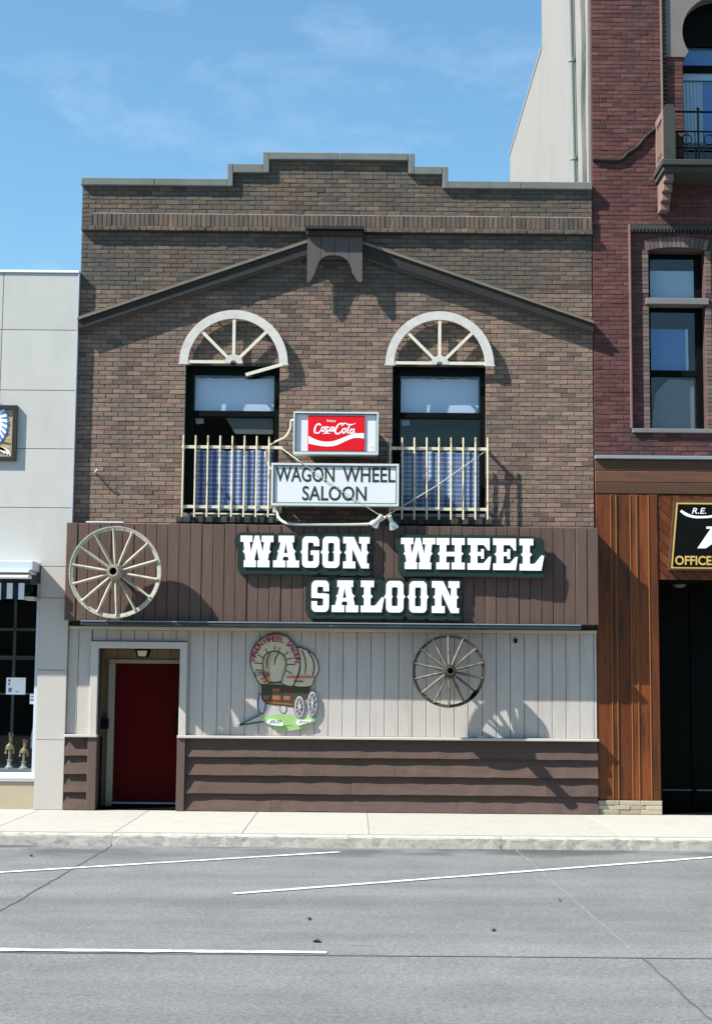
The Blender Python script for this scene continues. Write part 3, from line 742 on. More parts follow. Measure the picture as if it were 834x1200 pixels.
# off-white boards
fr_l, fr_r = .325, 1.715
pan = MB().box(-.012, fr_l, -.012, -.002, 1.0, 2.64).box(fr_r, 7.63, -.012, -.002, 1.0, 2.64).box(fr_l, fr_r, -.012, -.002, 2.42, 2.64).build('board_panel', M['seam'], sal)
x = -.045; i = 0
edges = [-.016, .135]
while edges[-1] < 7.60: edges.append(edges[-1] + .2015)
edges[-1] = 7.635
for a, b in zip(edges, edges[1:]):
    y = -.034 + random.uniform(-.0015, .0015)
    for p, q, z in ((a, b, 1.075),) if b <= fr_l or a >= fr_r else ((a, min(b, fr_l), 1.075), (max(a, fr_l), min(b, fr_r), 2.42), (max(a, fr_r), b, 1.075)):
        if q - p > .02: board('panel_board', p + .0035, q - .0035, y, y + .02, z, 2.575, M['panel'], pan, .005)
board('top_rail', -.016, 7.635, -.05, -.013, 2.578, 2.628, M['cream_trim'], sal)
for a, b in ((-.016, .45), (1.60, 7.64)): board('dado_cap', a, b, -.155, -.002, 1.035, 1.072, M['trim'], sal, .006)
# brown lap siding
side = MB().box(-.012, .33, -.03, -.002, 0, 1.034).box(1.70, 7.63, -.03, -.002, 0, 1.034).build('siding_backing', M['siding'], sal)
def lap(x0, x1, z0, z1):
    mb = MB(); f0, f1, t = -.112, -.048, .03
    x0 += .002; x1 -= .002
    n = max(1, int((x1 - x0) / .16)); vs = []
    for i in range(n + 1):
        x = x0 + (x1 - x0) * i / n; w = random.uniform(-.006, .006)
        vs += [(x, f0 + w, z0 + random.uniform(-.006, .002)), (x, f1 + w * .3, z1), (x, -.031, z1), (x, -.031, z0)]
    fs = []
    for i in range(n):
        a = i * 4; b = a + 4
        fs += [(a, b, b + 1, a + 1), (a + 1, b + 1, b + 2, a + 2), (a + 3, b + 3, b, a)]
    fs += [(3, 0, 1, 2), (n * 4, n * 4 + 3, n * 4 + 2, n * 4 + 1)]
    mb.add(vs, fs); mb.build('lap_board', M['siding'], side)
zs = [0.0, .258, .516, .775, 1.034]
cuts = [[1.72, 2.95, 5.6, 7.632], [1.72, 4.1, 6.9, 7.632], [1.72, 4.72, 7.632], [1.72, 3.5, 7.632]]
for z0, z1, c in zip(zs, zs[1:], cuts):
    for a, b in zip(c, c[1:]): lap(a, b, z0 + (.012 if z0 == 0 else 0), z1 - .002)
    lap(-.016, .318, z0 + (.012 if z0 == 0 else 0), z1 - .002)
for a, b in ((.32, .45), (1.60, 1.716)): MB().cbox(a, b, -.13, .0, 0, 1.034, .006).build('corner_post', M['post'], sal)
# door recess
fr = MB()
fr.cbox(.325, .43, -.09, 0, 1.074, 2.41, .005); fr.cbox(1.61, 1.715, -.09, 0, 1.074, 2.41, .005); fr.cbox(.43, 1.61, -.09, 0, 2.312, 2.41, .005)
fr.build('door_surround', M['trim'], sal)
MB().box(.40, .428, .002, .60, 1.04, 2.31).box(1.612, 1.64, .002, .60, 1.04, 2.31).box(.40, 1.64, .002, .6, 2.312, 2.33).build('recess_lining', M['tan'], sal)
MB().box(.40, .4285, .002, .60, 0, 1.04).box(1.6115, 1.64, .002, .60, 0, 1.04).build('recess_dado', M['black'], sal)
for i in range(6): board('header_board', .43 + i * .197, .43 + (i + 1) * .197 - .005, .44, .47, 2.165, 2.312, M['tan'], sal, .004)
dr = MB().cbox(.605, 1.605, .455, .50, .085, 2.10, .006).build('door', M['door'], sal)
MB().cbox(.505, .603, .42, .52, .02, 2.10, .005).build('door_casing', M['old_trim'], dr)
MB().cbox(.505, 1.61, .42, .52, 2.101, 2.162, .005).build('door_head', M['old_trim'], dr)
MB().box(.43, .503, .50, .52, 0, 2.31).build('recess_back', M['tan'], sal)
MB().cbox(.55, 1.61, .40, .52, .055, .083, .004).build('threshold', M['flash'], dr)
MB().cbox(1.50, 1.57, .43, .455, 1.05, 1.42, .004).build('push_plate', M['black'], dr)
MB().tube([(1.535, .43, 1.12), (1.535, .39, 1.14), (1.535, .39, 1.34), (1.535, .43, 1.36)], .011, 8).build('pull_handle', M['black'], dr)
MB().box(.43, 1.61, .05, .56, .0, .02).build('step', M['void'], sal)
MB().cbox(.43, .53, .30, .42, 1.14, 1.29, .008).build('letter_box', M['black'], sal)
pl = thing('porch_light', 'small black framed ceiling lantern with white lens above the red door', 'lamp', (1.0, .40, 2.31))
MB().add([(.90, .30, 2.308), (1.12, .30, 2.308), (1.12, .44, 2.308), (.90, .44, 2.308), (.935, .31, 2.19), (1.085, .31, 2.19), (1.085, .43, 2.19), (.935, .43, 2.19)], [(0, 4, 5, 1), (1, 5, 6, 2), (2, 6, 7, 3), (3, 7, 4, 0), (0, 1, 2, 3), (4, 7, 6, 5)]).build('housing', M['black'], pl)
MB().add([(.935, .296, 2.285), (1.085, .296, 2.285), (1.062, .302, 2.205), (.958, .302, 2.205)], [(3, 2, 1, 0)]).build('lens', M['lens'], pl)

# ------------------------------------------------------------------ the neighbour on the left
lb = thing('white_panel_shop', 'low shop clad in pale square enamel panels left of the saloon', 'building', (-2.5, 0, 0))
YL = -.088
MB().box(-6, -.03, -.07, .3, 3.50, 7.84).box(-.44, -.03, -.07, .35, 0, 3.50).box(-6, -.46, .02, .3, 3.24, 3.50).box(-6, -.44, .0, .3, 0, .39).build('wall', M['seam'], lb)
MB().box(-6, -5.8, .3, 13, 0, 7.6).box(-.25, -.03, .3, 13, 0, 7.6).box(-5.8, -.25, 12.8, 13, 0, 7.6).build('side_walls', M['stucco'], lb)
MB().box(-5.8, -.25, .3, 12.8, 7.4, 7.6).build('roof', M['tar'], lb)
cols = [-5.62, -4.495, -3.37, -2.245, -1.12, -.012]; zz = [3.485, 4.345, 5.215, 6.085, 6.99, 7.855]
for a, b in zip(cols, cols[1:]):
    for c, d in zip(zz, zz[1:]): board('panel', a + .005, b - .005, YL, YL + .03, c + .005, d - .005, M['left_panel'], lb, .003)
for c, d in zip([0, .99, 1.99, 3.03], [.99, 1.99, 3.03, 3.485]): board('pilaster_panel', -.435, -.022, YL - .002, YL + .03, c + .004, d - .004, M['pilaster'], lb, .003)
MB().cbox(-5.7, -.006, -.108, .3, 7.858, 7.893, .004).build('parapet_cap', M['white_metal'], lb)
MB().cbox(-.0115, -.001, -.1, .3, 3.5, 7.855, .003).build('corner_strip', M['alu'], lb)
MB().cbox(-.0215, -.019, -.09, .3, 0, 3.5, .001).build('pilaster_edge', M['pilaster'], lb)
MB().box(-5.6, -.436, -.03, -.002, 0, .385).build('stall_riser', M['beige'], lb)
sw = MB().cbox(-5.6, -.44, -.055, .12, .395, .515, .006).box(-5.6, -.44, -.068, -.056, .44, .455).build('shop_window', M['white_metal'], lb)
MB().cbox(-.49, -.44, -.03, .12, .517, 3.24, .004).build('jamb', M['alu'], sw)
MB().add([(-5.6, .075, .517), (-.49, .075, .517), (-.49, .075, 3.24), (-5.6, .075, 3.24)], [(0, 1, 2, 3)]).build('pane', M['glass_soft'], sw)
for x in (-2.0, -3.8): MB().box(x, x + .05, .05, .10, .517, 3.24).build('mullion', M['alu'], sw)
MB().box(-5.75, -.27, 1.6, 1.64, 0, 3.4).box(-.28, -.26, .31, 1.6, 0, 3.4).box(-5.7, -.28, .31, 1.6, 3.3, 3.34).build('dark_back_wall', M['void'], lb)
MB().box(-5.7, -.29, .14, 1.55, .40, .56).build('display_floor', M['shelf'], lb)
for (x0, x1, z0, z1, y) in ((-1.6, -.52, 2.58, 2.62, .9), (-1.02, -.98, .6, 3.2, .9), (-.62, -.58, .6, 3.2, .95), (-1.6, -.62, 1.62, 1.65, .9), (-1.6, -.5, 2.15, 2.21, 1.2)):
    MB().box(x0, x1, y, y + .04, z0, z1).build('interior_rail', M['seam'], lb)
dv = MB(); dp = [pix(u, v, -.35) for u, v in ((44, 822), (41, 845), (37, 860), (36, 877), (41, 876), (43, 850), (46, 822))]
dv.prism(dp, .35, .36).build('white_drape', M['shade'], lb)
# rolled awning
aw = thing('shop_awning', 'rolled striped awning in a pale housing above the left shop window', 'awning', (-2.5, -.07, 3.4))
MB().cbox(-5.6, -.455, -.56, -.08, 3.40, 3.53, .008).build('housing', M['alu'], aw)
MB().cbox(-5.6, -.50, -.61, -.08, 3.36, 3.392, .008).build('upper_bar', M['white_metal'], aw)
MB().cbox(-5.6, -.50, -.60, -.40, 3.28, 3.325, .012).build('lower_bar', M['white_metal'], aw)
x = -.595
k = 0
while x > -5.5:
    w = .082; m = M['awn_white'] if k % 2 == 0 else M['awn_black']
    MB().box(x - w, x, -.43, -.422, 2.985 + .01 * math.sin(k), 3.22).build('stripe', m, aw); x -= w + .001; k += 1
MB().box(-5.5, -.52, -.41, -.38, 3.04, 3.30).build('backing', M['awn_black'], aw)
MB().lathe((-.53, -.40, 3.14), [(0, -.05), (.05, -.04), (.07, 0), (.05, .03), (0, .04)], 16).build('roller_end', M['black'], aw, smooth=True)
MB().box(-.60, -.47, -.40, -.06, 2.985, 3.03).build('arm_foot', M['cream_trim'], aw)
# window display
def notice(u0, u1, v0, v1, label, lines):
    d = -.07; x0, z1 = pix(u0, v0, d); x1, z0 = pix(u1, v1, d)
    o = MB().box(x0, x1, .066, .070, z0, z1).build('paper_notice', M['print_white'], loc=((x0 + x1) / 2, .068, z0)); tag(o, label, 'notice')
    mb = MB()
    for (a, b, c, e) in lines: mb.box(x0 + (x1 - x0) * a, x0 + (x1 - x0) * b, .0645, .0655, z0 + (z1 - z0) * c, z0 + (z1 - z0) * e)
    mb.build('print', M['blue_paint'], o)
notice(8, 30, 794, 814, 'white paper notice taped inside the dark shop window', [(.1, .22, .75, .9), (.1, .2, .55, .68), (.12, .3, .15, .4), (.5, .62, .15, .2)])
notice(35.5, 45, 813, 825, 'small blue and white card beside the shop window jamb', [(.1, .9, .3, .45), (.15, .6, .65, .75)])
def trophy(u, vt, vb, label):
    x, zt = pix(u, vt, -.3); _, z0 = pix(u, vb, -.3); z0 = .56; y = .3; H = zt - z0
    t = thing('trophy', label, 'trophy', (x, y, z0), 'trophies in the shop window')
    MB().lathe((x, y, z0), [(0, 0), (.065, 0), (.065, .035 * H), (.055, .04 * H), (.03, .10 * H), (.03, .2 * H), (.05, .24 * H), (0, .25 * H)], 12, axis='z').build('base', M['marble'], t, smooth=True)
    MB().lathe((x, y, z0), [(.018, .24 * H), (.02, .5 * H), (.055, .54 * H), (.06, .62 * H), (.03, .68 * H), (.018, .72 * H)], 12, axis='z').build('column', M['gold'], t, smooth=True)
    for s in (-1, 1): MB().lathe((x + s * .055, y, z0), [(0, .40 * H), (.02, .41 * H), (.012, .46 * H), (.01, .54 * H), (.016, .57 * H), (0, .58 * H)], 8, axis='z').build('side_cup', M['gold'], t, smooth=True)
    fig = MB().tube([(x, y, z0 + .70 * H), (x + .012, y, z0 + .80 * H), (x, y, z0 + .90 * H)], [.02, .03, .022], 8).tube([(x - .005, y, z0 + .9 * H), (x - .005, y, z0 + .94 * H), (x - .008, y, z0 + H)], [.012, .028, .012], 8).tube([(x, y, z0 + .87 * H), (x + .045, y, z0 + .93 * H), (x + .03, y, z0 + .98 * H)], .009, 6)
    fig.build('figure', M['gold'], t, smooth=True)
trophy(12.5, 858, 905, 'taller gilt trophy with figure on top in the shop window')
trophy(29, 866, 906, 'shorter gilt trophy nearest the shop window jamb')
# framed picture sign on the panels
ps = thing('picture_sign', 'dark framed wooden picture sign with blue and white painting on the pale panels', 'sign', (-1.4, -.08, 5.0))
x1, zt = pix(21, 475, .13); _, zb_ = pix(19, 540, .13); x0 = x1 - 1.5
fm = MB()
for r in wall_rects(x0, x1, zb_, zt, [(x0 + .065, x1 - .065, zb_ + .06, zt - .06)]): fm.box(r[0], r[1], -.14, -.072, r[2], r[3])
fm.build('frame', M['rake'], ps)
MB().box(x0 + .065, x1 - .065, -.105, -.075, zb_ + .06, zt - .06).build('board', M['base_stone'], ps)
for k in range(9):
    mb = MB(); a = x1 - .07 - random.uniform(.0, .05); z = zb_ + .12 + k * .068
    mb.prism(ribbon([(a, z), (a - .07, z + random.uniform(-.02, .03)), (a - .17, z + .02)], [.012, .026, .01]), -.1075, -.1055); mb.build('grain_stroke', M['gold_paint' if k % 2 else 'wood_h'], ps)
cx, cz = x1 - .34, (zb_ + zt) / 2 + .14
MB().prism(circ(cx, cz, .215, .33), -.112, -.106).build('blue_oval', M['blue_paint'], ps)
MB().prism(circ(cx, cz, .195, .31), -.116, -.1125).build('pale_oval', M['print_white'], ps)
for k in range(9):
    a = -1.2 + k * .3
    MB().prism(ribbon([(cx + .19 * math.cos(a), cz + .30 * math.sin(a)), (cx + .11 * math.cos(a + .12), cz + .2 * math.sin(a + .12))], [.035, .012]), -.119, -.1165).build('blue_stroke', M['blue_paint'], ps)
for k in range(3):
    MB().prism(ribbon([(x1 - .08 - k * .045, zb_ + .085 + .01 * k), (x1 - .15 - k * .05, zb_ + .16 + k * .012), (x1 - .3 - .05 * k, zb_ + .2 + k * .01)], [.015, .038, .03]), -.112, -.106).build('white_plume', M['print_white'], ps)

# ------------------------------------------------------------------ the red brick neighbour on the right
rb = thing('red_brick_building', 'tall dark red brick office building with stone balcony right of the saloon', 'building', (10.4, 0, 0))
X0, XE, ZT = 7.628, 13.4, 17.0
BAY = (8.20, 9.575, 5.61, 8.66)                 # window bay of the middle floor
UB = (8.715, 10.485, 9.50, 13.2)                # arched bay over the balcony
PY = -.004
mw = MB()
for r in wall_rects(X0, XE, 5.20, ZT, [BAY, UB]): mw.box(r[0], r[1], PY + .006, .10, r[2], r[3])
rwall = mw.build('brick_wall', M['red_mortar'], rb)
red = []; rows = int((ZT - 5.21) / .0672)
for i in range(rows):
    z = 5.21 + i * .0672
    if z > 13.4: break
    red += course(X0 + .004, 11.2, z, z + .0672, [BAY, UB], (.1 if i % 2 else 0) + random.uniform(-.012, .012), gap=.006)
lay(red, M['red_brick'], rwall, lambda b: PY - .002, 260, skip=lambda b: b[1] > 9.5)
# side wall of pale stucco, taller towards the street
st = MB().box(X0 + .002, X0 + .25, .10, 6, 0, ZT).box(X0 + .002, X0 + .25, 6, 12, 0, 14.0).build('stucco_side_wall', M['stucco'], rb)
MB().box(X0 + .25, XE, 6, 12, 13.3, 13.5).box(X0 + .25, XE, .31, 6, 16.3, 16.5).box(X0 + .25, XE, 11.8, 12, 0, 13.3).box(XE - .2, XE, .31, 11.8, 0, 13.3).build('roof', M['tar'], rb)
MB().box(X0 - .012, X0 + .30, 6.02, 12.03, 14.0, 14.07).build('stucco_coping', M['stucco'], st)
MB().box(X0 - .03, X0 - .001, .12, .30, 8.9, 16.6).build('stucco_edge', M['stucco'], st)
dp = MB().tube([(7.57, 1.35, 9.0), (7.57, 1.75, 13.62), (7.57, 1.15, 14.6), (7.57, 1.15, 16.8)], .042, 10).build('downpipe', M['downpipe'], rb, smooth=True)
for z, y in ((10.2, 1.455), (11.9, 1.60), (13.4, 1.73)): MB().lathe((7.57, y, z), [(.043, 0), (.058, .0), (.058, .06), (.043, .06)], 10, axis='z').build('pipe_clip', M['downpipe'], dp)
vine = MB(); pts = [(7.585, .62 + .05 * math.sin(z * 3.1), z) for z in [9.1 + i * .2 for i in range(38)]]
vine.tube(pts, [.05 + .03 * abs(math.sin(i * 1.7)) for i in range(38)], 7).build('weathered_moulding', M['stucco'], st, smooth=True)
# middle window bay: brick face set back, stone sill and transom, sash window
def inset(bay, y, holes, m, brick_m, nm):
    mb = MB(); 
    for r in wall_rects(bay[0], bay[1], bay[2], bay[3], holes): mb.box(r[0], r[1], y, .34, r[2], r[3])
    return mb.build(nm, m, rb)
WIN = (8.47, 9.31, 5.61, 8.32)
iw = inset(BAY, .058, [WIN], M['red_mortar'], M['red_brick'], 'bay_wall')
br = []
for i in range(46):
    z = 5.62 + i * .066
    if z + .066 > 8.65: break
    br += course(BAY[0] + .002, BAY[1] - .002, z, z + .066, [WIN, (8.36, 9.42, 8.30, 8.52)], .1 * (i % 2), gap=.007)
lay(br, M['red_brick'], iw, lambda b: .051, 0)
ed = MB()
for i in range(41):
    z = 5.62 + i * .066
    if abs(z - 7.52) > .09: ed.cbox(8.375, 8.468, .046, .07, z + .003, z + .063, .004, back=False)
    if abs(z - 7.52) > .09: ed.cbox(9.312, 9.40, .046, .07, z + .003, z + .063, .004, back=False)
ed.build('jamb_bricks', M['buff_brick'], iw, kind='stuff')
for i in range(14):
    t = i / 14; xa, xb = 8.44 + .90 * t, 8.44 + .90 * (t + 1 / 14); rise = lambda x: 8.325 + .05 * (1 - ((x - 8.89) / .45) ** 2)
    MB().prism([(xa + .004, rise(xa) if 0 < i else 8.32), (xb - .004, rise(xb)), (xb - .004 + (xb - 8.89) * .10, rise(xb) + .155), (xa + .004 + (xa - 8.89) * .10, rise(xa) + .155)], .036, .07).build('arch_brick', M['buff_brick'], iw)
MB().cbox(8.19, 9.585, -.05, .33, 5.545, 5.607, .006).build('window_sill', M['grey_sill'], rb)
MB().cbox(8.42, 9.36, .02, .33, 7.497, 7.592, .006).build('transom_stone', M['grey_sill'], rb)
MB().cbox(8.165, 8.198, -.025, .05, 5.61, 8.70, .006).cbox(9.577, 9.61, -.025, .05, 5.61, 8.70, .006).build('bead_moulding', M['pink_stone'], rb)
dent = MB().box(8.20, 9.575, -.02, .05, 8.63, 8.70)
for i in range(26): dent.box(8.21 + i * .0525, 8.21 + i * .0525 + .026, -.018, .05, 8.595, 8.628)
dent.build('dentil_course', M['green_stone'], rb)
def rsash(x0, x1, z0, z1, rails, y=.25, parent=None):
    cuts = []; zs_ = [z0] + [z for r in rails for z in r] + [z1]
    holes = [(x0 + .06, x1 - .10, a + (.05 if k == 0 else 0), b - .05 * (k == len(zs_) // 2 - 1)) for k, (a, b) in enumerate(zip(zs_[::2], zs_[1::2]))]
    mb = MB()
    for r in wall_rects(x0, x1, z0, z1, holes): mb.box(r[0], r[1], y, y + .09, r[2], r[3])
    w = mb.build('window', M['black'], rb)
    for h in holes: MB().add([(h[0], y + .045, h[2]), (h[1], y + .045, h[2]), (h[1], y + .045, h[3]), (h[0], y + .045, h[3])], [(0, 1, 2, 3)]).build('pane', M['glass'], w)
    return w, holes
w1, h1 = rsash(8.47, 9.31, 7.592, 8.32, [])
MB().box(8.52, 9.2, .305, .31, 7.62, 8.08).build('shade', M['blind'], w1)
w2, h2 = rsash(8.47, 9.31, 5.607, 7.497, [(6.45, 6.54)])
MB().box(8.53, 9.10, .305, .31, 6.54, 7.18).build('shade', M['blue_blind'], w2)
MB().box(9.06, 9.10, .298, .303, 6.54, 7.18).build('shade_edge', M['blind'], w2)
MB().prism([(8.54, 5.66), (9.18, 5.66), (9.18, 6.40), (8.80, 6.42), (8.6, 6.2)], .305, .31).build('drape', M['grey_sill'], w2)
MB().box(8.3, 9.5, .8, .82, 5.3, 8.6).box(8.6, 10.6, .8, .82, 9.3, 13.2).build('dark_room', M['void'], rb)
MB().box(8.2, 9.575, .34, .36, 5.5, 5.6).box(8.2, 8.22, .345, .8, 5.5, 8.6).box(9.56, 9.575, .345, .8, 5.5, 8.6).box(8.2, 9.575, .345, .8, 8.6, 8.64).build('room_lining', M['void'], rb)
# arched bay and balcony
UW = (9.03, 10.17, 9.50, 11.43)
uw = inset((UB[0], UB[1], UB[2], 11.335), .058, [UW], M['red_mortar'], M['red_brick'], 'bay_wall')
br = []
for i in range(28):
    z = 9.5 + i * .0655
    br += course(UB[0] + .002, UB[1] - .002, z, z + .0655, [UW], .1 * (i % 2), gap=.007)
lay(br, M['red_brick'], uw, lambda b: .051, 0)
cx, cz, R0 = 9.60, 11.74, .575; a0 = math.radians(180 + 33); th = R0 * math.cos(math.radians(33)); zt = cz - R0 * math.sin(math.radians(33))
arc = [(cx + R0 * math.cos(a0 - (a0 - (-math.radians(33))) * i / 48), cz + R0 * math.sin(a0 - (a0 - (-math.radians(33))) * i / 48)) for i in range(49)]
out = [(UB[0], 11.338), (9.03 + .03, 11.338)] + arc + [(10.17 - .03, 11.338), (UB[1], 11.338), (UB[1], UB[3]), (UB[0], UB[3])]
MB().prism(out, .03, .30).build('horseshoe_arch', M['stone'], rb)
MB().cbox(8.68, 8.713, -.025, .05, 9.5, 13.2, .006).build('bead_moulding', M['pink_stone'], rb)
dn = MB()
for i in range(52): dn.box(8.717, 8.77, .0, .05, 9.55 + i * .07, 9.585 + i * .07)
dn.build('edge_dentils', M['green_stone'], rb)
fm = MB()
for r in wall_rects(9.02, 10.18, 9.50, 12.35, [(9.06, 10.14, 9.5, 11.21), (9.06, 10.14, 11.32, 11.62)]): fm.box(r[0], r[1], .31, .38, r[2], r[3])
w3 = fm.build('window', M['black'], rb)
MB().add([(9.06, .34, 9.5), (10.14, .34, 9.5), (10.14, .34, 11.21), (9.06, .34, 11.21), (9.06, .34, 11.32), (10.14, .34, 11.32), (10.14, .34, 11.62), (9.06, .34, 11.62)], [(0, 1, 2, 3), (4, 5, 6, 7)]).build('pane', M['glass'], w3)
MB().box(9.06, 10.14, .40, .405, 11.32, 11.60).build('shade', M['blue_blind'], w3)
MB().box(9.06, 10.14, .40, .405, 10.1, 11.10).build('blind', M['blue_blind'], w3)
MB().box(9.06, 10.14, .355, .36, 11.10, 11.21).build('sash_rail', M['blind'], w3)
MB().box(9.06, 10.14, .39, .395, 10.0, 10.1).build('meeting_rail', M['black'], w3)
dr2 = MB(); n = 30
for i in range(n + 1):
    x = 9.10 + .3 * i / n; dr2.v += [(x, .385 + .01 * math.sin(i * 1.3), 10.12), (x - .04 * (1 - i / n), .385 + .01 * math.sin(i * 1.3), 11.08)]
for i in range(n): dr2.f.append((2 * i, 2 * i + 2, 2 * i + 3, 2 * i + 1)); dr2.m.append(0)
dr2.build('curtain', M['blind'], w3)
bal = MB().cbox(8.55, 10.65, -.64, -.006, 9.415, 9.50, .01).cbox(8.575, 10.625, -.60, -.006, 9.33, 9.412, .015).build('balcony', M['green_stone'], rb)
for xa in (8.60, 10.43):
    b2 = MB().prism([(xa, 9.502), (xa + .17, 9.502), (xa + .17, 10.30), (xa + .14, 10.36), (xa + .03, 10.36), (xa, 10.30)], -.565, -.008)
    b2.build('side_block', M['green_stone'], bal)
    pn = MB().box(xa - .012, xa - .001, -.56, -.01, 9.51, 9.60).box(xa - .012, xa - .001, -.56, -.01, 10.18, 10.29).box(xa - .012, xa - .001, -.56, -.48, 9.602, 10.178).box(xa - .012, xa - .001, -.10, -.01, 9.602, 10.178)
    for k in range(5): pn.box(xa - .010, xa - .001, -.46 + k * .075, -.42 + k * .075, 9.64 + .03 * (k % 2), 10.12 - .04 * (k % 2))
    pn.build('carved_panel', M['pink_stone'], bal)
    for k in range(4):
        MB().cbox(xa + .01, xa + .15, -.52 + k * .11, -.006, 9.215 - .115 * k, 9.328 - .115 * k, .012).build('corbel', M['pink_stone'], bal)
rl = MB()
for z, r in ((10.27, .016), (9.97, .013), (9.72, .012)): rl.tube([(8.775, -.50, z), (10.425, -.50, z)], r, 6)
rails = rl.build('balcony_railing', M['black'], bal)
for x in (9.12, 9.46, 9.80, 10.14):
    MB().tube([(x, -.50, 9.502), (x, -.50, 10.30)], .016, 6).lathe((x, -.50, 10.30), [(0, .05), (.025, .02), (.02, 0), (0, 0)], 8, axis='z').build('baluster', M['black'], rails)
for k in range(13):
    x = 8.82 + k * .126
    if min(abs(x - q) for q in (9.12, 9.46, 9.80, 10.14)) > .03: MB().tube([(x, -.50, 9.502), (x, -.50, 9.97)], .008, 5).build('scroll_bar', M['black'], rails)
for k in range(5):
    c = (8.95 + k * .33, -.50, 9.845); MB().tube([(c[0] + .075 * math.cos(a), c[1], c[2] + .075 * math.sin(a)) for a in [2 * PI * i / 14 for i in range(15)]], .009, 5).build('ring', M['black'], rails)
# slack black cable from the saloon parapet corner to the balcony
a, b, c_ = pix(694, 187, .03), pix(725, 188, .03), pix(774, 146, .03)
cp = [a, b, pix(735, 180, .03), pix(747, 172, .03), pix(757, 160, .03), c_]
tag(MB().tube([(x, -.028, z) for x, z in spline(cp, 5)], .026, 6).build('hanging_cable', M['cable'], loc=(8.1, -.03, 9.7), smooth=True), 'thick black cable sagging across the red brick beside the stone balcony', 'cable')
# shop front in cedar
MB().cbox(X0 + .004, XE, -.075, .02, 5.150, 5.200, .006).build('flashing', M['flash'], rb)
MB().box(X0 + .004, XE, .012, .10, 4.62, 5.148).box(X0 + .004, 8.55, .02, .10, .0, 4.62).box(8.55, XE, .02, .10, 3.38, 4.62).build('shop_front', M['wood_h'], rb)
for k in range(3): 
    z0 = 4.635 + k * .171
    for xa, xb in ((X0 + .006, 11.0), (11.004, XE)): board('frieze_board', xa, xb, -.028 + .006 * k, .010, z0 + .003, z0 + .168, M['wood_h'], rb, .008)
px = [701.0, 716.2, 722.6, 739.2, 746.8, 760.8, 771.5]; xs = [X0 + .008] + [pix(u, 760, 0)[0] for u in px[1:-1]] + [8.548]
for k, (a, b) in enumerate(zip(xs, xs[1:])): board('plank', a + .004, b - .004, -.02 - .006 * (k % 2), .018, .205, 4.628, M['wood'], rb, .006)
for a in xs[1:-1]: board('cover_strip', a - .009, a + .006, -.034, -.021, .21, 4.62, M['wood_light'], rb, .002)
for k in range(3):
    n = 3 + k % 2
    for q in range(n): board('base_stone', X0 + .006 + .92 * q / n + .002, X0 + .006 + .92 * (q + 1) / n - .002, -.05 + .006 * ((q + k) % 2), .02, .004 + k * .066, .066 + k * .066, M['base_stone'], rb, .006)
dg_lo, dg_hi, DX0, DX1 = 3.382, 4.626, 8.553, 10.9
n = 0; s = DX0 - (dg_hi - dg_lo)
while s < DX1:
    w = .155                         # boards laid on the slant, clipped to the panel over the door
    poly = [(s, dg_hi), (s + w - .01, dg_hi), (s + w - .01 + (dg_hi - dg_lo), dg_lo), (s + dg_hi - dg_lo, dg_lo)]
    def clip(p, f, g):
        o = []
        for i in range(len(p)):
            a, b = p[i], p[(i + 1) % len(p)]
            if f(a): o.append(a)
            if f(a) != f(b): o.append(g(a, b))
        return o
    def atx(X): return lambda a, b: (X, a[1] + (b[1] - a[1]) * (X - a[0]) / (b[0] - a[0]))
    poly = clip(poly, lambda p: p[0] >= DX0, atx(DX0)); poly = clip(poly, lambda p: p[0] <= DX1, atx(DX1)) if poly else poly
    if len(poly) >= 3: MB().prism(poly, -.012 - .004 * (n % 2), .018).build('slant_board', M['wood'], rb)
    s += w; n += 1
dm = MB().box(8.552, 8.58, .022, 1.2, 0, 3.378).box(11.0, 11.05, .022, 1.2, 0, 3.378).box(8.58, 11.0, .022, 1.2, 3.34, 3.378).build('doorway_lining', M['void'], rb)
dd = MB().box(8.58, 11.0, .95, 1.0, .0, 3.34).build('dark_door', M['black'], rb)
MB().cbox(9.20, 9.26, .90, .948, .05, 3.30, .004).build('door_stile', M['black'], dd)
MB().box(8.60, 10.98, .935, .948, .28, .30).build('kick_rail', M['shelf'], dd)
MB().box(8.58, 11.0, .05, .94, .0, .015).build('door_step', M['void'], rb)
MB().lathe((8.93, .35, 3.335), [(0, -.05), (.05, -.045), (.10, -.01), (.10, 0)], 16, axis='z').build('entrance_light', M['seam'], rb, smooth=True)
MB().box(11.05, XE, .0, .10, .0, 3.378).build('shop_front_pier', M['wood'], rb)

# ------------------------------------------------------------------ signs
def sign_poly(pts, d): return [pix(u, v, d) for u, v in pts]
# office sign on the cedar
os_ = thing('office_sign', 'black board with gold edging reading OFFICE over the dark doorway', 'sign', (9.6, -.03, 4.0))
x0t, zt_ = pix(789, 585.5, .07); x0b, zb_ = pix(782.5, 668, .07)
MB().prism([(x0b, zb_), (10.62, zb_), (10.52, zt_), (x0t, zt_)], -.075, -.022).build('frame', M['wood_h'], os_)
MB().prism([(x0b + .04, zb_ + .025), (10.58, zb_ + .025), (10.48, zt_ - .045), (x0t + .035, zt_ - .045)], -.080, -.0755).build('gold_edging', M['gold_paint'], os_)
MB().prism([(x0b + .062, zb_ + .047), (10.556, zb_ + .047), (10.46, zt_ - .067), (x0t + .055, zt_ - .067)], -.083, -.0805).build('black_panel', M['black'], os_)
def plate(name, pts, m, parent, d, t=.002):
    return MB().prism(pts, -d, -d + t).build(name, m, parent)
plate('white_swash', ribbon([pix(u, v, .085) for u, v in ((797, 598.5), (803, 602.5), (811, 605.3), (820, 606), (832, 605.3), (844, 602.5), (850, 599))], [.035, .045, .038, .034, .034, .042, .035]), M['print_white'], os_, .0855)
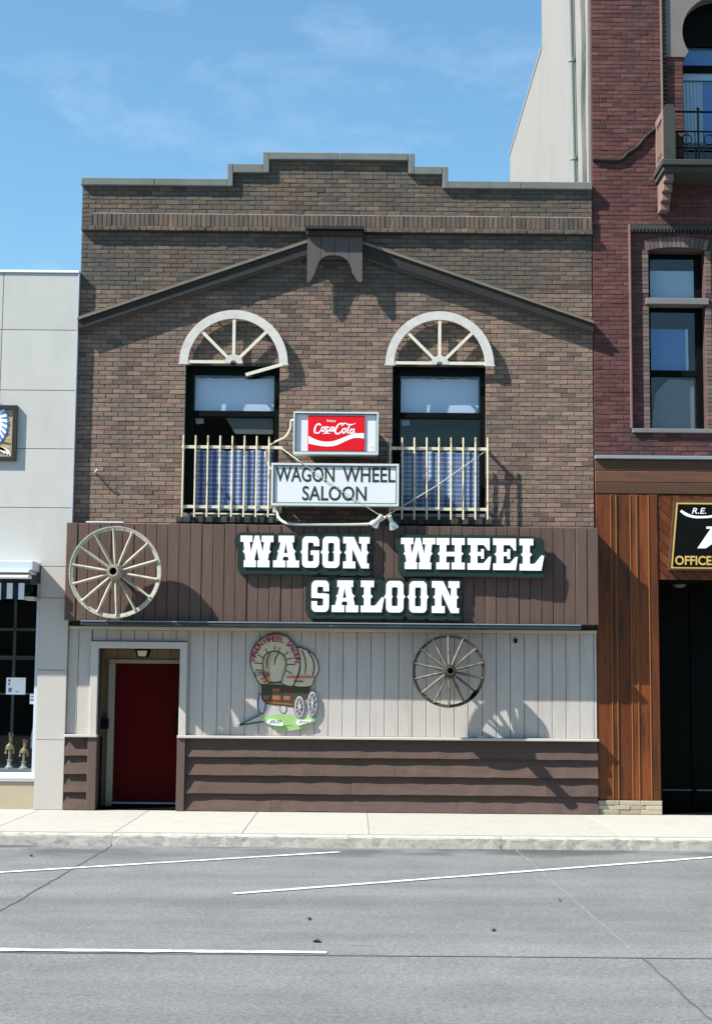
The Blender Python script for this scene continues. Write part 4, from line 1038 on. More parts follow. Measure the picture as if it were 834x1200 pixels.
xa, za = pix(810, 602, .085); xb, zb2 = pix(826.5, 595.3, .085); lettering('initials', 'R.E.', xa, xb, za, zb2, -.0855, M['print_white'], os_, .01, .25)
p7 = [(827, 617), (860, 617), (860, 619.5), (826.5, 642.5), (816.5, 642.5), (832, 619.6), (827, 619.8)]
plate('white_numeral', [pix(u, v, .085) for u, v in p7], M['print_white'], os_, .0855)
xa, za = pix(790.5, 662, .085); xb, zb2 = pix(833, 651.5, .085); lettering('office_lettering', 'OFFICE', xa, xb, za, zb2, -.0855, M['gold_paint'], os_, .025)

# drink sign
cs = thing('drink_sign', 'white box sign with red panel and flowing white script between the upper windows', 'sign', (3.82, -.2, 5.4))
D0, D1 = .44, .14
xa, zt_ = pix(344, 482.5, D0); xb, zb_ = pix(443, 533, D0)
MB().box(xa + .012, xb - .012, -D0 + .012, -D1, zb_ + .012, zt_ - .012).build('box', M['sign_box'], cs)
fr = MB()
for r in wall_rects(xa, xb, zb_, zt_, [(xa + .022, xb - .022, zb_ + .03, zt_ - .022)]): fr.box(r[0], r[1], -D0 - .03, -D0 + .06, r[2], r[3])
fr.build('frame', M['sign_box'], cs)
xi, zi, xj, zj = xa + .022, zb_ + .03, xb - .022, zt_ - .022
fe = MB()
for r in wall_rects(xi, xj, zi, zj, [(xi + .014, xj - .014, zi + .014, zj - .014)]): fe.box(r[0], r[1], -D0 - .012, -D0 + .02, r[2], r[3])
fe.build('inner_edge', M['sign_edge'], cs)
MB().box(xi + .014, xj - .014, -D0 + .006, -D0 + .011, zi + .014, zj - .014).build('white_face', M['sign_white'], cs)
r0, rz1 = pix(361, 487, D0); r1, rz0 = pix(427, 528.7, D0)
MB().cbox(r0, r1, -D0 - .012, -D0 + .004, rz0, rz1, .004).build('red_panel', M['sign_red'], cs)
def Z4(p): return [pix(336 + x / 6.95, 475 + y / 6.954, D0) for x, y in p]
wave = spline([(177, 250), (235, 280), (300, 296), (370, 294), (440, 272), (510, 243), (570, 230), (628, 228)], 6) + spline([(628, 272), (580, 266), (530, 272), (470, 297), (410, 325), (340, 336), (250, 328), (177, 312)], 6)
plate('white_wave', Z4(wave), M['print_white'], cs, D0 + .0145)
k = pix(0, 0, D0)[0]; sx = (pix(100, 500, D0)[0] - pix(0, 500, D0)[0]) / 100 / 6.95      # metres per zoomed pixel
def brush(pts, ws):
    q = spline([(a, b, w) for (a, b), w in zip(pts, ws)], 5); o = []
    for (xa_, ya_, wa), (xb_, yb_, wb) in zip(q, q[1:]):
        o += [(1, ribbon([(xa_, ya_), (xb_, yb_)], [wa, wb])), (1, circ(xb_, yb_, wb / 2, n=10))]
    return [(s_, [(x - 200, 260 - y) for x, y in p]) for s_, p in o]
scr = []
scr.append(brush([(277, 165), (262, 152), (240, 165), (228, 195), (230, 222), (246, 232), (266, 220), (278, 203)], [13, 13, 13, 15, 15, 13, 10, 7]))
scr.append(brush([(302, 178), (290, 182), (284, 200), (292, 213), (304, 206), (309, 190), (302, 178), (312, 180), (322, 172)], [9, 11, 12, 11, 10, 10, 8, 7, 6]))
scr.append(brush([(342, 180), (330, 180), (322, 198), (328, 212), (342, 206), (352, 192)], [9, 11, 12, 11, 8, 6]))
scr.append(brush([(376, 181), (362, 182), (354, 200), (362, 212), (372, 203), (380, 180)], [9, 11, 12, 11, 9, 8]))
scr.append(brush([(382, 176), (378, 205), (390, 212), (402, 200)], [10, 11, 9, 6]))
scr.append(brush([(398, 186), (412, 183)], [8, 8]))
scr.append(brush([(236, 232), (262, 238), (290, 226), (320, 216), (345, 222), (362, 226)], [6, 12, 10, 8, 11, 14]))
scr.append(brush([(462, 165), (452, 150), (425, 155), (400, 185), (392, 212), (405, 232), (430, 228), (450, 205)], [9, 11, 11, 14, 16, 14, 11, 7]))
scr.append(brush([(445, 170), (456, 153), (476, 148), (502, 158), (530, 159), (558, 147)], [6, 8, 9, 9, 8, 4]))
scr.append(brush([(470, 190), (456, 196), (452, 214), (462, 228), (476, 216), (478, 198), (470, 190), (488, 190)], [9, 11, 12, 11, 10, 10, 8, 6]))
scr.append(brush([(519, 152), (508, 170), (497, 200), (494, 224), (505, 227)], [6, 10, 12, 11, 7]))
scr.append(brush([(538, 196), (524, 198), (516, 215), (522, 230), (536, 222), (546, 196)], [9, 11, 12, 11, 9, 8]))
scr.append(brush([(550, 192), (543, 222), (552, 232), (562, 226)], [10, 11, 9, 5]))
sm = MB()
for lp in shapes(raster([p for g in scr for p in g], 400, 140, 2), 2, .7): sm.prism([Z4([(x + 200, 260 - y) for x, y in l]) for l in lp], -D0 - .0145, -D0 - .0125)
sm.build('script_lettering', M['print_white'], cs)
xa2, za2 = pix(336 + 327 / 6.95, 475 + 141 / 6.95, D0); xb2, zb3 = pix(336 + 400 / 6.95, 475 + 118 / 6.95, D0)
lettering('small_lettering', 'Enjoy', xa2, xb2, za2, zb3, -D0 - .0145, M['print_white'], cs, .01)
for x in (xa + .15, xb - .15): MB().box(x, x + .04, -D1, -.008, zb_ + .1, zt_ - .1).build('wall_bracket', M['black'], cs)
MB().box(xb - .085, xb - .075, -D0 + .002, -D0 + .006, zb_ + .10, zb_ + .11).build('screw', M['seam'], cs)

# name sign
ns = thing('name_sign', 'grey framed box sign with WAGON WHEEL SALOON in thin dark letters', 'sign', (3.82, -.25, 4.7))
D0, D1 = .47, .2
xa, zt_ = pix(318, 542.5, D0); xb, zb_ = pix(467, 593.5, D0)
MB().box(xa + .012, xb - .012, -D0 + .012, -D1, zb_ + .012, zt_ - .012).build('box', M['sign_box'], ns)
fr = MB()
for r in wall_rects(xa, xb, zb_, zt_, [(xa + .03, xb - .03, zb_ + .03, zt_ - .03)]): fr.box(r[0], r[1], -D0 - .02, -D0 + .06, r[2], r[3])
fr.build('frame', M['sign_box'], ns)
fe = MB()
for r in wall_rects(xa + .03, xb - .03, zb_ + .03, zt_ - .03, [(xa + .046, xb - .046, zb_ + .046, zt_ - .046)]): fe.box(r[0], r[1], -D0 - .012, -D0 + .02, r[2], r[3])
fe.build('inner_edge', M['sign_edge'], ns)
MB().box(xa + .046, xb - .046, -D0 + .004, -D0 + .011, zb_ + .046, zt_ - .046).build('white_face', M['sign_white'], ns)
for body, u0, u1, v0, v1 in (('WAGON', 323, 392, 547.5, 564.5), ('WHEEL', 401.5, 463, 548, 565), ('SALOON', 354, 429.5, 570, 586.5)):
    p, q = pix(u0, v1, D0), pix(u1, v0, D0); lettering('lettering', body, p[0], q[0], p[1], q[1], -D0 + .002, M['sign_ink'], ns, .016)
for x in (xa + .2, xb - .25): MB().box(x, x + .04, -D1, -.008, zb_ + .05, zt_ - .08).build('wall_bracket', M['black'], ns)

# big slab letters on shaped backings
def rr(x0, y0, x1, y1, r):
    p = []
    for cx, cy, a in ((x1 - r, y1 - r, 0), (x0 + r, y1 - r, 90), (x0 + r, y0 + r, 180), (x1 - r, y0 + r, 270)):
        p += [(cx + r * math.cos(math.radians(a + t)), cy + r * math.sin(math.radians(a + t))) for t in (0, 22, 45, 67, 90)]
    return p
def bx(x0, y0, x1, y1): return [(x0, y0), (x1, y0), (x1, y1), (x0, y1)]
def dia(x, y=5, r=.75): return [(x - r, y), (x, y - r), (x + r, y), (x, y + r)]
def pos(*p): return [(1, q) for q in p]
GL = {
 'W': (12, pos(bx(0, 8, 4.3, 10), bx(7.7, 8, 12, 10), [(.9, 9), (3.3, 9), (4.3, 1), (2.1, 1)], [(2.8, 1), (4.9, 1), (6.9, 10), (5.2, 10)], [(9.2, 1), (7.1, 1), (5.1, 10), (6.8, 10)], [(11.1, 9), (8.7, 9), (7.7, 1), (9.9, 1)], bx(1.3, 0, 5.75, 2.2), bx(6.25, 0, 10.7, 2.2), dia(1.6), dia(10.4))),
 'A': (10, pos(bx(0, 0, 4.75, 2.2), bx(5.25, 0, 10, 2.2), bx(2.0, 7.9, 8, 10), [(1.0, 1), (3.4, 1), (5.1, 9), (3.1, 9)], [(6.2, 1), (9.0, 1), (6.9, 9), (4.5, 9)], bx(2.5, 3.3, 7.5, 4.5), dia(2.3), dia(7.9))),
 'G': (7, pos(rr(0, 0, 7, 10, 1.7)) + [(-1, rr(2.4, 2, 4.7, 8, .6)), (-1, bx(4.2, 5.4, 7.2, 6.9))] + pos(bx(3.5, 4.1, 7, 5.5), dia(.1))),
 'O': (7, pos(rr(0, 0, 7, 10, 1.7)) + [(-1, rr(2.3, 2, 4.7, 8, .6))] + pos(dia(0), dia(7), dia(2.3, 5, .5), dia(4.7, 5, .5))),
 'N': (10, pos(bx(0, 7.9, 3.6, 10), bx(6.0, 7.9, 10, 10), bx(0, 0, 4.7, 2.2), bx(1.2, 1, 3.5, 9), bx(6.9, 1, 9.0, 9), [(1.4, 10), (4.1, 10), (9.6, 0), (6.9, 0)], dia(1.2), dia(9.0), bx(7.2, 0, 9.8, 1.6))),
 'H': (10, pos(bx(0, 0, 4.6, 2.2), bx(5.4, 0, 10, 2.2), bx(0, 7.8, 4.6, 10), bx(5.4, 7.8, 10, 10), bx(1.2, 1, 3.5, 9), bx(6.5, 1, 8.8, 9), bx(3, 4.2, 7, 5.6), dia(1.2), dia(8.8))),
 'E': (8.6, pos(bx(0, 0, 7.9, 2.1), bx(0, 7.9, 7.9, 10), bx(1.2, 1, 3.6, 9), [(5.6, 8.2), (7.4, 6.2), (8.0, 6.2), (8.0, 10), (5.6, 10)], [(5.4, 1.8), (7.8, 4.2), (8.6, 4.2), (7.9, 0), (5, 0)], bx(3, 4.4, 5.6, 5.7), bx(4.9, 3.5, 5.9, 6.6), dia(1.2))),
 'L': (8.6, pos(bx(0, 0, 7.6, 2.1), bx(0, 7.9, 4.8, 10), bx(1.2, 1, 3.6, 9), [(5.0, 1.8), (7.7, 4.8), (8.6, 4.6), (7.6, 0), (4.8, 0)], dia(1.2), dia(3.6))),
 'S': (7, pos(rr(0, 0, 7, 10, 1.7)) + [(-1, rr(2.3, 5.9, 4.7, 8.0, .5)), (-1, rr(2.3, 2, 4.7, 4.3, .5)), (-1, bx(4.0, 5.7, 7.2, 6.6)), (-1, bx(-.2, 3.4, 3, 4.4))] + pos([(2.2, 5.9), (4.8, 4.3), (6.6, 5.7), (5.5, 5.9)], dia(3.5, 5.1, .8))),
}
def word_sign(label, letters, d, slope=0.0):
    """letters = [(character, u left, u right, v top, v bottom)]"""
    face = .335 + .012
    tl = [(c, pix(u0, vb, d), pix(u1, vt, d)) for c, u0, u1, vt, vb in letters]
    bx0 = min(p[0] for _, p, q in tl); bz0 = min(p[1] for _, p, q in tl); bx1 = max(q[0] for _, p, q in tl); bz1 = max(q[1] for _, p, q in tl)
    t = thing('letter_sign', label, 'sign', ((bx0 + bx1) / 2, -.28, bz0))
    def lean(mb):
        if slope: mb.v = [(x, y - slope * (x - bx0), z) for x, y, z in mb.v]
        return mb
    allp = []
    for c, p, q in tl:
        w, polys = GL[c]; kx, kz = (q[0] - p[0]) / w, (q[1] - p[1]) / 10
        mb = MB(); res = 12
        pol = [(s, [(x + 1, y) for x, y in pl]) for s, pl in polys]
        for lp in shapes(raster(pol, w + 2, 10, res), res, .9): mb.prism([[(p[0] + (x - 1) * kx, p[1] + z * kz) for x, z in l] for l in lp], -d - .018, -d - .001)
        lean(mb).build('letter', M['letter_white'], t)
        for s, pl in polys:
            if s > 0: allp.append((1, [(p[0] + x * kx - bx0 + .15, p[1] + y * kz - bz0 + .15) for x, y in pl]))
        allp.append((1, [(p[0] + x * kx - bx0 + .15, p[1] + y * kz - bz0 + .15) for x, y in bx(1, .5, w - 1, 9.5)]))
    res = 90
    im = raster(allp, bx1 - bx0 + .3, bz1 - bz0 + .3, res)
    sh = im.copy()
    for k in range(1, 6): sh[:-k] |= im[k:]; sh[:-k, :-min(k, 3)] |= im[k:, min(k, 3):]
    im = dilate(sh, 4)
    mb = MB()
    for lp in shapes(im, res, .8): mb.prism([[(x + bx0 - .15, z + bz0 - .15) for x, z in l] for l in lp[:1]], -d, -face if not slope else -d + .05)
    lean(mb).build('backing', M['backing'], t)
    for x in (bx0 + .2, bx1 - .2): MB().box(x, x + .05, -d - slope * (x - bx0) + .051 if slope else -face + .001, -.327, bz0 + .1, bz1 - .1).build('fixing', M['black'], t)
word_sign('WAGON in big white slab letters on a dark shaped board, left word of three', [('W', 281.4, 320.6, 628, 664.5), ('A', 319.9, 351, 628, 664.8), ('G', 353.6, 374.3, 628.8, 665.2), ('O', 377.5, 398.2, 629, 665.5), ('N', 401.7, 433, 629.5, 666)], .405)
word_sign('WHEEL in big white slab letters on a dark shaped board, right word of three', [('W', 469.5, 509.5, 630.8, 666.8), ('H', 510.9, 544, 631, 667.2), ('E', 547.3, 575, 631.3, 667.8), ('E', 577.2, 605.8, 631.6, 668.2), ('L', 608, 636.4, 632, 668.8)], .412, .024)
word_sign('SALOON in big white slab letters on a dark shaped board, lower word of three', [('S', 364.6, 385.7, 680.4, 717), ('A', 388.5, 420, 680.4, 717.2), ('L', 422.4, 450.2, 680.6, 717.4), ('O', 451.8, 472.8, 680.9, 717.7), ('O', 479, 500, 681.2, 718), ('N', 505.7, 538, 681.3, 718.3)], .405)

# painted wagon cut-out
def Z5(p): return [pix(280 + x / 7.943, 738 + y / 7.945, .06) for x, y in p]
ws = thing('wagon_sign', 'painted cut out sign of a covered wagon on green grass mounted on the off-white boards', 'sign', (3.05, -.05, 1.15))
canopy = spline([(103, 280), (118, 190), (170, 110), (250, 55), (340, 35), (430, 52), (500, 105), (550, 175), (574, 280), (567, 370), (543, 450), (505, 528), (440, 522), (390, 500), (300, 502), (200, 512), (150, 440), (112, 350)], 4, True)
rear = spline([(540, 165), (600, 170), (660, 197), (710, 248), (740, 320), (744, 380), (718, 440), (692, 490), (662, 538), (505, 532), (545, 445), (570, 350)], 4, True)
mouth = spline([(222, 380), (217, 300), (235, 238), (280, 205), (335, 193), (390, 208), (430, 248), (447, 310), (437, 380), (415, 440), (395, 492), (300, 497), (248, 470)], 4, True)
body = [(203, 505), (480, 515), (505, 535), (662, 533), (645, 640), (520, 680), (510, 722), (250, 692), (213, 650)]
grass = spline([(203, 812), (300, 800), (400, 784), (500, 800), (560, 822), (705, 812), (702, 850), (655, 890), (560, 925), (450, 940), (360, 925), (280, 880)], 3, True)
def ell(cx, cy, rx, ry): return circ(cx, cy, rx, ry, 28)
wh = [(212, 690, 42, 100), (562, 718, 52, 108), (682, 688, 50, 124), (413, 738, 34, 44)]
t1, t2 = ribbon([(6, 886), (200, 790)], 14), ribbon([(6, 888), (250, 850)], 16)
pl_ = [(1, [(x + 20, 1000 - y) for x, y in p]) for p in [canopy, rear, body, grass, t1, t2, [(200, 640), (700, 640), (690, 820), (210, 815)]] + [ell(*w) for w in wh]]
mb = MB(); P0 = Z5([(0, 0)])[0]
for lp in shapes(dilate(raster(pl_, 800, 1000, .25), 1), .25, .7): mb.prism(Z5([(x - 20, 1000 - y) for x, y in lp[0]]), -.060, -.036)
M['board_cream'] = mat('cream_painted_board', (.54, .475, .34), .6, .06, 8); M['canopy_out'] = mat('olive_black_outline', (.05, .045, .022), .6, .2, 8)
M['canopy_in'] = mat('tan_canopy_lining', (.42, .35, .22), .65, .1, 8); M['wagon_brown'] = mat('dark_brown_paint', (.07, .04, .022), .6, .25, 10); M['wagon_orange'] = mat('rust_orange_paint', (.27, .11, .04), .6, .25, 10)
M['wagon_green'] = mat('dark_green_paint', (.025, .055, .03), .6, .25, 10); M['grass_paint'] = mat('bright_green_paint', (.27, .45, .17), .6, .08, 6); M['pink_ink'] = mat('dark_pink_lettering', (.35, .05, .12), .6, .2, 20)
M['teal_ink'] = mat('dark_teal_paint', (.035, .075, .09), .6, .2, 10); M['pale_grey'] = mat('pale_grey_paint', (.42, .42, .44), .6, .1, 10); M['red_ink'] = mat('bright_red_paint', (.55, .03, .03), .6, .1, 10); M['ink'] = mat('black_ink', (.015, .018, .03), .6, .1, 10)
mb.build('board', M['panel'], ws)
lay_n = [0]
def paint(name, polys, m, step=True, parent=ws):
    if step: lay_n[0] += 1
    d = .0604 + .0009 * lay_n[0]; mb = MB()
    for p in polys: mb.prism(Z5(p), -d, -d + .0008 if False else -.0598)
    return mb.build(name, m, parent)
def mouth_in(p): return p
paint('tongue', [t1, t2], M['teal_ink'])
paint('grass', [grass], M['grass_paint'])
paint('far_wheel', [ell(*wh[0]), ell(*wh[3])], M['teal_ink'])
paint('far_wheel_face', [ell(212, 690, 30, 86), ell(413, 738, 26, 36)], M['pale_grey'])
paint('wagon_body', [body], M['wagon_brown'])
paint('body_panel', [[(315, 545), (380, 548), (380, 578), (315, 574)], [(232, 610), (280, 612), (280, 650), (232, 648)], [(312, 612), (385, 614), (385, 652), (312, 650)], [(416, 616), (474, 616), (474, 652), (416, 652)], [(250, 668), (500, 690), (500, 700), (250, 680)]], M['wagon_orange'])
paint('body_rail', [[(205, 515), (480, 522), (480, 536), (207, 530)], [(210, 585), (500, 595), (640, 580), (640, 592), (500, 606), (210, 597)], [(295, 530), (305, 530), (305, 665), (295, 665)], [(395, 530), (405, 530), (405, 670), (395, 670)], [(225, 540), (270, 540), (270, 575), (225, 575)], [(520, 545), (640, 545), (630, 575), (520, 580)]], M['wagon_green'])
paint('rear_canopy', [rear], M['canopy_out'])
def shrink(p, k, c=None):
    cx = sum(q[0] for q in p) / len(p) if c is None else c[0]; cy = sum(q[1] for q in p) / len(p) if c is None else c[1]
    return [(cx + (x - cx) * k, cy + (y - cy) * k) for x, y in p]
paint('rear_canopy_cloth', [shrink(rear, .92)], M['board_cream'])
paint('rear_hoop', [ribbon([(585, 190), (612, 260), (622, 340), (612, 415)], [12, 12, 12, 8]), ribbon([(640, 200), (685, 270), (700, 350), (685, 430)], [14, 14, 14, 10])], M['canopy_out'])
paint('canopy_outline', [canopy], M['canopy_out'])
paint('canopy_cloth', [shrink(canopy, .955, (337, 290))], M['board_cream'])
paint('canopy_mouth', [mouth], M['canopy_out'])
paint('canopy_lining', [shrink(mouth, .91)], M['canopy_in'])
paint('lining_light', [spline([(292, 400), (300, 300), (340, 225), (390, 240), (418, 310), (400, 400), (375, 470), (310, 475)], 4, True)], M['board_cream'])
paint('canopy_hoop', [ribbon([(290, 215), (262, 290), (265, 360)], [10, 12, 8]), ribbon([(372, 215), (340, 265), (330, 330)], [12, 14, 8])] + [ribbon(q, 9) for q in ([(135, 308), (215, 315)], [(150, 375), (222, 378)], [(175, 230), (225, 262)], [(245, 175), (268, 215)], [(335, 150), (335, 190)], [(385, 165), (368, 205)], [(460, 205), (415, 240)], [(500, 265), (440, 278)], [(525, 322), (448, 325)], [(495, 412), (440, 380)])], M['canopy_out'])
paint('near_wheel', [ell(*wh[1]), ell(*wh[2])], M['teal_ink'])
paint('near_wheel_rim', [ell(562, 718, 45, 100), ell(682, 688, 43, 115)], M['pale_grey'])
paint('near_wheel_face', [ell(562, 718, 33, 84), ell(682, 688, 31, 98)], M['wagon_brown'])
sp = []
for cx, cy, rx, ry in ((562, 718, 34, 86), (682, 688, 32, 100)):
    for k in range(5):
        a = PI * k / 5 + .2; sp.append(ribbon([(cx + rx * math.cos(a), cy + ry * math.sin(a)), (cx - rx * math.cos(a), cy - ry * math.sin(a))], 6))
for i, s_ in enumerate(sp): paint('wheel_spoke', [s_], M['pale_grey'], step=(i % 5 == 0) or True)
paint('wheel_hub', [ell(565, 718, 16, 18), ell(684, 682, 14, 16)], M['pale_grey'])
dl = .0604 + .0009 * (lay_n[0] + 1)
def arc_text(body, cx, cy, rx, ry, a0, a1, size, m, d):
    n = len(body); mb = MB()
    for i, ch in enumerate(body):
        if ch == ' ': continue
        a = a0 + (a1 - a0) * i / (n - 1); px_, py_ = cx + rx * math.cos(a), cy - ry * math.sin(a)
        c = bpy.data.curves.new('char', 'FONT'); c.body = ch; c.align_x = 'CENTER'; c.offset = .02; c.resolution_u = 2
        o = bpy.data.objects.new('text_source', c); COL.objects.link(o)
        src = bpy.data.meshes.new_from_object(o.evaluated_get(bpy.context.evaluated_depsgraph_get()))
        r = a - PI / 2; q = [(px_ + size * (v.co.x * math.cos(r) - v.co.y * math.sin(r)), py_ - size * (v.co.x * math.sin(r) + v.co.y * math.cos(r))) for v in src.vertices]
        mb.add([(x, -d, z) for x, z in Z5(q)], [tuple(p.vertices) for p in src.polygons])
        bpy.data.objects.remove(o); bpy.data.curves.remove(c); bpy.data.meshes.remove(src)
    return mb.build('arched_lettering', m, ws)
arc_text('WAGON WHEEL SALOON', 337, 292, 182, 182, math.radians(172), math.radians(2), 78, M['pink_ink'], dl)
p, q = Z5([(148, 432)])[0], Z5([(285, 390)])[0]; lettering('open_lettering', 'OPEN', p[0], q[0], p[1], q[1], -dl, M['ink'], ws, .0)
paint('red_scribble', [ribbon([(205, 470), (235, 440), (270, 430), (245, 465), (275, 480), (225, 490)], 10)], M['red_ink'])
for k in range(13): paint('red_dash', [ribbon([(448 + k * 20, 438 + (k % 2) * 3), (460 + k * 20, 446 - (k % 3))], 12)], M['red_ink'], step=False)
for k in range(4): paint('blue_dash', [ribbon([(515 + k * 22, 478), (528 + k * 22, 484)], 12)], M['ink'], step=False)
paint('name_patch', [spline([(262, 855), (300, 835), (360, 848), (410, 870), (405, 892), (350, 890), (290, 880)], 4, True), spline([(535, 870), (560, 838), (620, 842), (668, 838), (665, 862), (600, 876), (555, 890)], 4, True)], M['print_white'])
dl = .0604 + .0009 * (lay_n[0] + 1)
for body_, a, b in (('Bill', (282, 872), (400, 842)), ('and', (438, 898), (496, 884)), ('Jims', (542, 880), (662, 842))):
    p, q = Z5([a])[0], Z5([b])[0]; lettering('name_lettering', body_, p[0], q[0], p[1], q[1], -dl, M['ink'], ws, .005, .35)

# ------------------------------------------------------------------ wagon wheels on the wall
def wheel(label, c, R, yr, yf, yb, mr, ms, mh, mt, phase, wall):
    """c = centre (x,z); yr = plane of the rim; the hub runs from yf (street) to yb (wall)"""
    x, z = c
    t = thing('hanging_wagon_wheel', label, 'wheel ornament', (x, yr, z), 'wagon wheels hung on the front')
    w, dp_ = R * .085, .055
    MB().lathe((x, yr, z), [(R - .014, -dp_ / 2), (R - w, -dp_ / 2 + .008), (R - w, dp_ / 2 - .008), (R - .014, dp_ / 2)], 72, loop=True).build('rim', mr, t, smooth=True)
    MB().lathe((x, yr, z), [(R, -dp_ / 2 - .004), (R - .0135, -dp_ / 2 - .004), (R - .0135, dp_ / 2 + .004), (R, dp_ / 2 + .004)], 72, loop=True).build('tyre', mt, t, smooth=True)
    hr = R * .155
    L_ = yb - yf
    hb = MB().lathe((x, yf, z), [(hr * .52, .07), (hr * .52, 0), (hr * .78, 0), (hr * .84, .02), (hr * .88, .25 * L_), (hr * 1.05, .38 * L_), (hr * 1.12, .5 * L_), (hr * 1.05, .62 * L_), (hr * .8, L_), (0, L_)], 28).build('hub', mh, t, smooth=True)
    MB().lathe((x, yf, z), [(0, .07), (hr * .52, .069)], 20).build('axle_hole', M['void'], hb)
    MB().lathe((x, yf, z), [(hr * .90, .012), (hr * .93, .012), (hr * .93, .05), (hr * .88, .05)], 28, loop=True).build('hub_band', mt, hb, smooth=True)
    MB().lathe((x, yf, z), [(hr * 1.07, .34 * L_), (hr * 1.10, .34 * L_), (hr * 1.12, .39 * L_), (hr * 1.05, .39 * L_)], 28, loop=True).build('hub_band', mt, hb, smooth=True)
    ym = yf + L_ * .66
    MB().lathe((x, yb, z), [(.028, 0), (.028, wall - yb), (.05, wall - yb - .002), (.05, wall - yb)], 12).build('axle', M['tyre'], t, smooth=True)
    for k in range(14):
        a = math.radians(phase) + 2 * PI * k / 14; ca, sa = math.cos(a), math.sin(a)
        st = .0 if k % 2 else .012
        pts = [(x + ca * r_, ym + st + (yr - ym - st) * (r_ - hr) / (R - w - hr), z + sa * r_) for r_ in (hr * .9, R * .35, R * .62, R - w - .045, R - w + .02)]
        sb = MB().tube(pts, [R * .030, R * .037, R * .034, R * .028, R * .034], 8); oval = []
        for i, (vx, vy, vz) in enumerate(sb.v):                  # spokes are oval, much deeper than they are wide
            yc = pts[i // 8][1]; oval.append((vx, yc + (vy - yc) * 2.6, vz))
        sb.v = oval; sb.build('spoke', ms, t, smooth=True)
        a2 = a + PI / 14 * 2 * .5
        if k % 2: MB().tube([(x + math.cos(a2) * (R - w / 2), yr - dp_ / 2 - .006, z + math.sin(a2) * (R - w / 2)), (x + math.cos(a2) * (R - w / 2), yr - dp_ / 2 + .01, z + math.sin(a2) * (R - w / 2))], .008, 6).build('bolt', mt, t)
    return t
w1 = wheel('large silvery weathered wagon wheel hung on the brown sign board', pix(135.3, 670.5, .64), .652, -.645, -.86, -.45, M['wheel_old'], M['wheel_old'], M['wheel_hub'], M['tyre_pale'], 93.5, -.30)
w2 = wheel('smaller dark rimmed wagon wheel hung on the off-white boards', pix(525.5, 786.3, .39), .520, -.385, -.80, -.34, M['wheel_dark'], M['wheel_spoke'], M['wheel_dark'], M['tyre'], 91, -.012)
cx, cz = pix(525.5, 786.3, .39); a = math.radians(-43)
MB().tube([(cx + .487 * math.cos(a + s), -.425, cz + .487 * math.sin(a + s)) for s in (-.17, -.08, 0, .08, .17)], [.012, .03, .035, .03, .012], 7).build('broken_patch', M['void'], w2)

# ------------------------------------------------------------------ window guard railings
def guard(label, us, tops, rail_v, vbot, long_ends, d=.18, ret=None):
    x0, z0 = pix(us[0], vbot, d)
    t = thing('window_railing', label, 'railing', ((pix(us[0], vbot, d)[0] + pix(us[-1], vbot, d)[0]) / 2, -d, z0), 'iron railings across the upper windows')
    for i, u in enumerate(us):
        x, zt = pix(u, tops[i], d); _, zb0 = pix(u, vbot + long_ends[i], d)
        MB().tube([(x, -d - .016, zb0), (x, -d - .016, zt)], .0135, 6).build('bar', M['iron'], t)
    for (v0, v1, a, b) in rail_v:
        p, q = pix(a, v0, d), pix(b, v1, d); hgt = .022
        MB().box(p[0], q[0], -d - .003, -d + .006, (p[1] + q[1]) / 2 - hgt, (p[1] + q[1]) / 2 + hgt).build('rail', M['iron'], t)
        for x, s in ((p[0], 1), (q[0], -1)): MB().box(min(x, x + s * .03), max(x, x + s * .03), -d + .007, -.006, (p[1] + q[1]) / 2 - hgt, (p[1] + q[1]) / 2 + hgt).build('return_bar', M['iron'], t)
    return t
guard('cream iron railing across the left upper window', [215.6, 229.8, 244.2, 258.6, 272.8, 287, 301.2, 315.6], [510, 510.5, 510.5, 510.8, 511, 511, 511.3, 512], [(523, 525, 213, 331), (593, 595, 213, 325)], 606, [0] * 8)
guard('cream iron railing across the right upper window', [457, 471.2, 485.5, 500, 514.2, 528.3, 542.6, 556.8, 571], [513, 513, 513, 513, 513, 513, 513, 513, 513], [(525.5, 526, 456, 573), (596, 597, 456, 573)], 609, [0] * 9)

# ------------------------------------------------------------------ conduit, floodlights and wires
def W3(u, v, d): x, z = pix(u, v, d); return Vector((x, -d, z))
cpts = [W3(325, 592, .12), W3(325, 600, .16), W3(327, 607, .24), W3(333, 612, .33), W3(342, 614.2, .37), W3(370, 614.8, .38), W3(428, 614.5, .40), W3(442, 611.5, .44), W3(452, 606, .47)]
cd_ = thing('lamp_arm', 'pale bent conduit arm reaching out below the framed name sign to two spotlights', 'pipe', (pix(325, 592, 0)[0], 0, pix(325, 592, 0)[1]))
MB().tube(spline([tuple(p) for p in cpts], 6), .021, 10).build('conduit', M['conduit'], cd_, smooth=True)
MB().cbox(pix(320, 592, .1)[0], pix(330, 592, .1)[0], -.14, -.008, pix(325, 601, .1)[1], pix(325, 588, .1)[1], .008).build('junction_box', M['sign_box'], cd_)
MB().tube([W3(325, 601, .10), W3(325.5, 611, .10)], .018, 8).tube([W3(228, 602, .06), W3(325, 603.5, .06)], .016, 8).build('feed_pipe', M['conduit'], cd_, smooth=True)
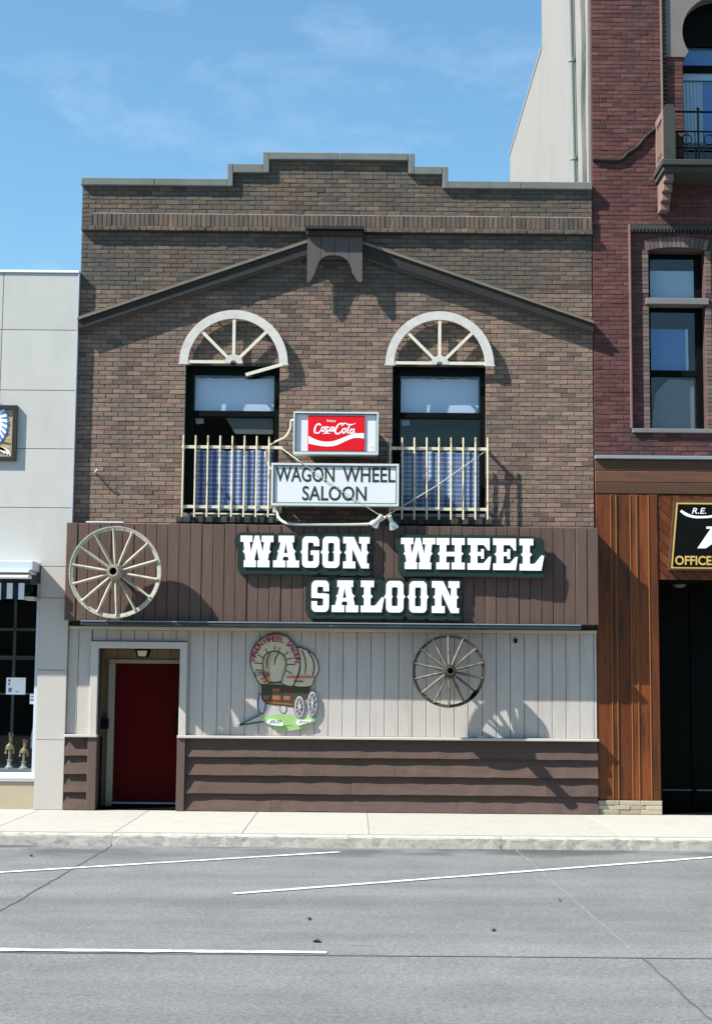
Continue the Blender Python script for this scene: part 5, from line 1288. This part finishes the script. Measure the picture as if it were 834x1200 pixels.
def flood(u, v, d, ax, label):
    c = W3(u, v, d); ax = Vector(ax).normalized(); rot = Vector((0, 0, 1)).rotation_difference(ax).to_matrix()
    t = thing('floodlight', label, 'lamp', c, 'spotlights on the arm')
    def turn(prof, nm, m):
        mb = MB().lathe((0, 0, 0), prof, 18, axis='z'); mb.v = [tuple(rot @ Vector(p) + c) for p in mb.v]; mb.build(nm, m, t, smooth=True)
    turn([(0, -.02), (.032, -.02), (.034, .07), (.026, .08)], 'socket', M['conduit'])
    turn([(.026, .06), (.034, .075), (.058, .11), (.076, .155), (.079, .172), (.073, .178)], 'reflector', M['chrome'])
    turn([(.073, .177), (.05, .192), (0, .20)], 'lens', M['sign_white'])
flood(446.5, 605.0, .475, (-.62, .42, -.72), 'silvered spotlight bulb pointing left at the end of the conduit arm')
flood(456.5, 606, .47, (.35, .42, -.85), 'silvered spotlight bulb pointing right at the end of the conduit arm')
tag(MB().tube([W3(331, 526, .2), W3(350, 540, .5), W3(400, 575, .50), W3(442, 602, .48), W3(450, 606, .47)], .0065, 6).build('guy_wire', M['wire'], loc=W3(450, 606, .47)), 'guy wire running down from the left railing across the name sign to the spotlights', 'wire')
tag(MB().tube([W3(571, 527, .15), W3(512, 569, .33), W3(450, 606, .47)], .0075, 6).build('guy_wire', M['wire'], loc=W3(450, 606, .47)), 'guy wire rising from the spotlights to the right railing', 'wire')
cab = [W3(345, 492.5, .30), W3(341, 493, .26), W3(340, 502, .2), W3(334, 512, .17), W3(322, 518, .16), W3(314, 524, .16), W3(311, 532, .16), W3(313, 542, .14), W3(318, 550, .14)]
tag(MB().tube(spline([tuple(p) for p in cab], 5), .014, 7).build('power_cord', M['spoke'], loc=W3(345, 492.5, .3), smooth=True), 'loose white cord looping from the red drink sign to the left window railing', 'cord')
hk = W3(113, 555, 0)
tag(MB().tube([(hk.x, 0, hk.z), (hk.x, -.11, hk.z + .005), (hk.x + .02, -.125, hk.z + .03), (hk.x + .035, -.12, hk.z + .04)], .014, 7).build('wall_hook', M['conduit'], loc=(hk.x, 0, hk.z), smooth=True), 'small bright iron hook sticking out of the bare brick left of the windows', 'hook')
p = pix(604, 751, .06)
tag(MB().cbox(p[0] - .025, p[0] + .02, -.075, -.036, p[1] - .03, p[1] + .03, .01).build('bell_push', M['black'], loc=(p[0], -.05, p[1])), 'small black bell push on the off-white boards right of the smaller wheel', 'bell')
print('objects', len(SC.objects), 'tris', sum(len(p.vertices) - 2 for m in bpy.data.meshes for p in m.polygons))
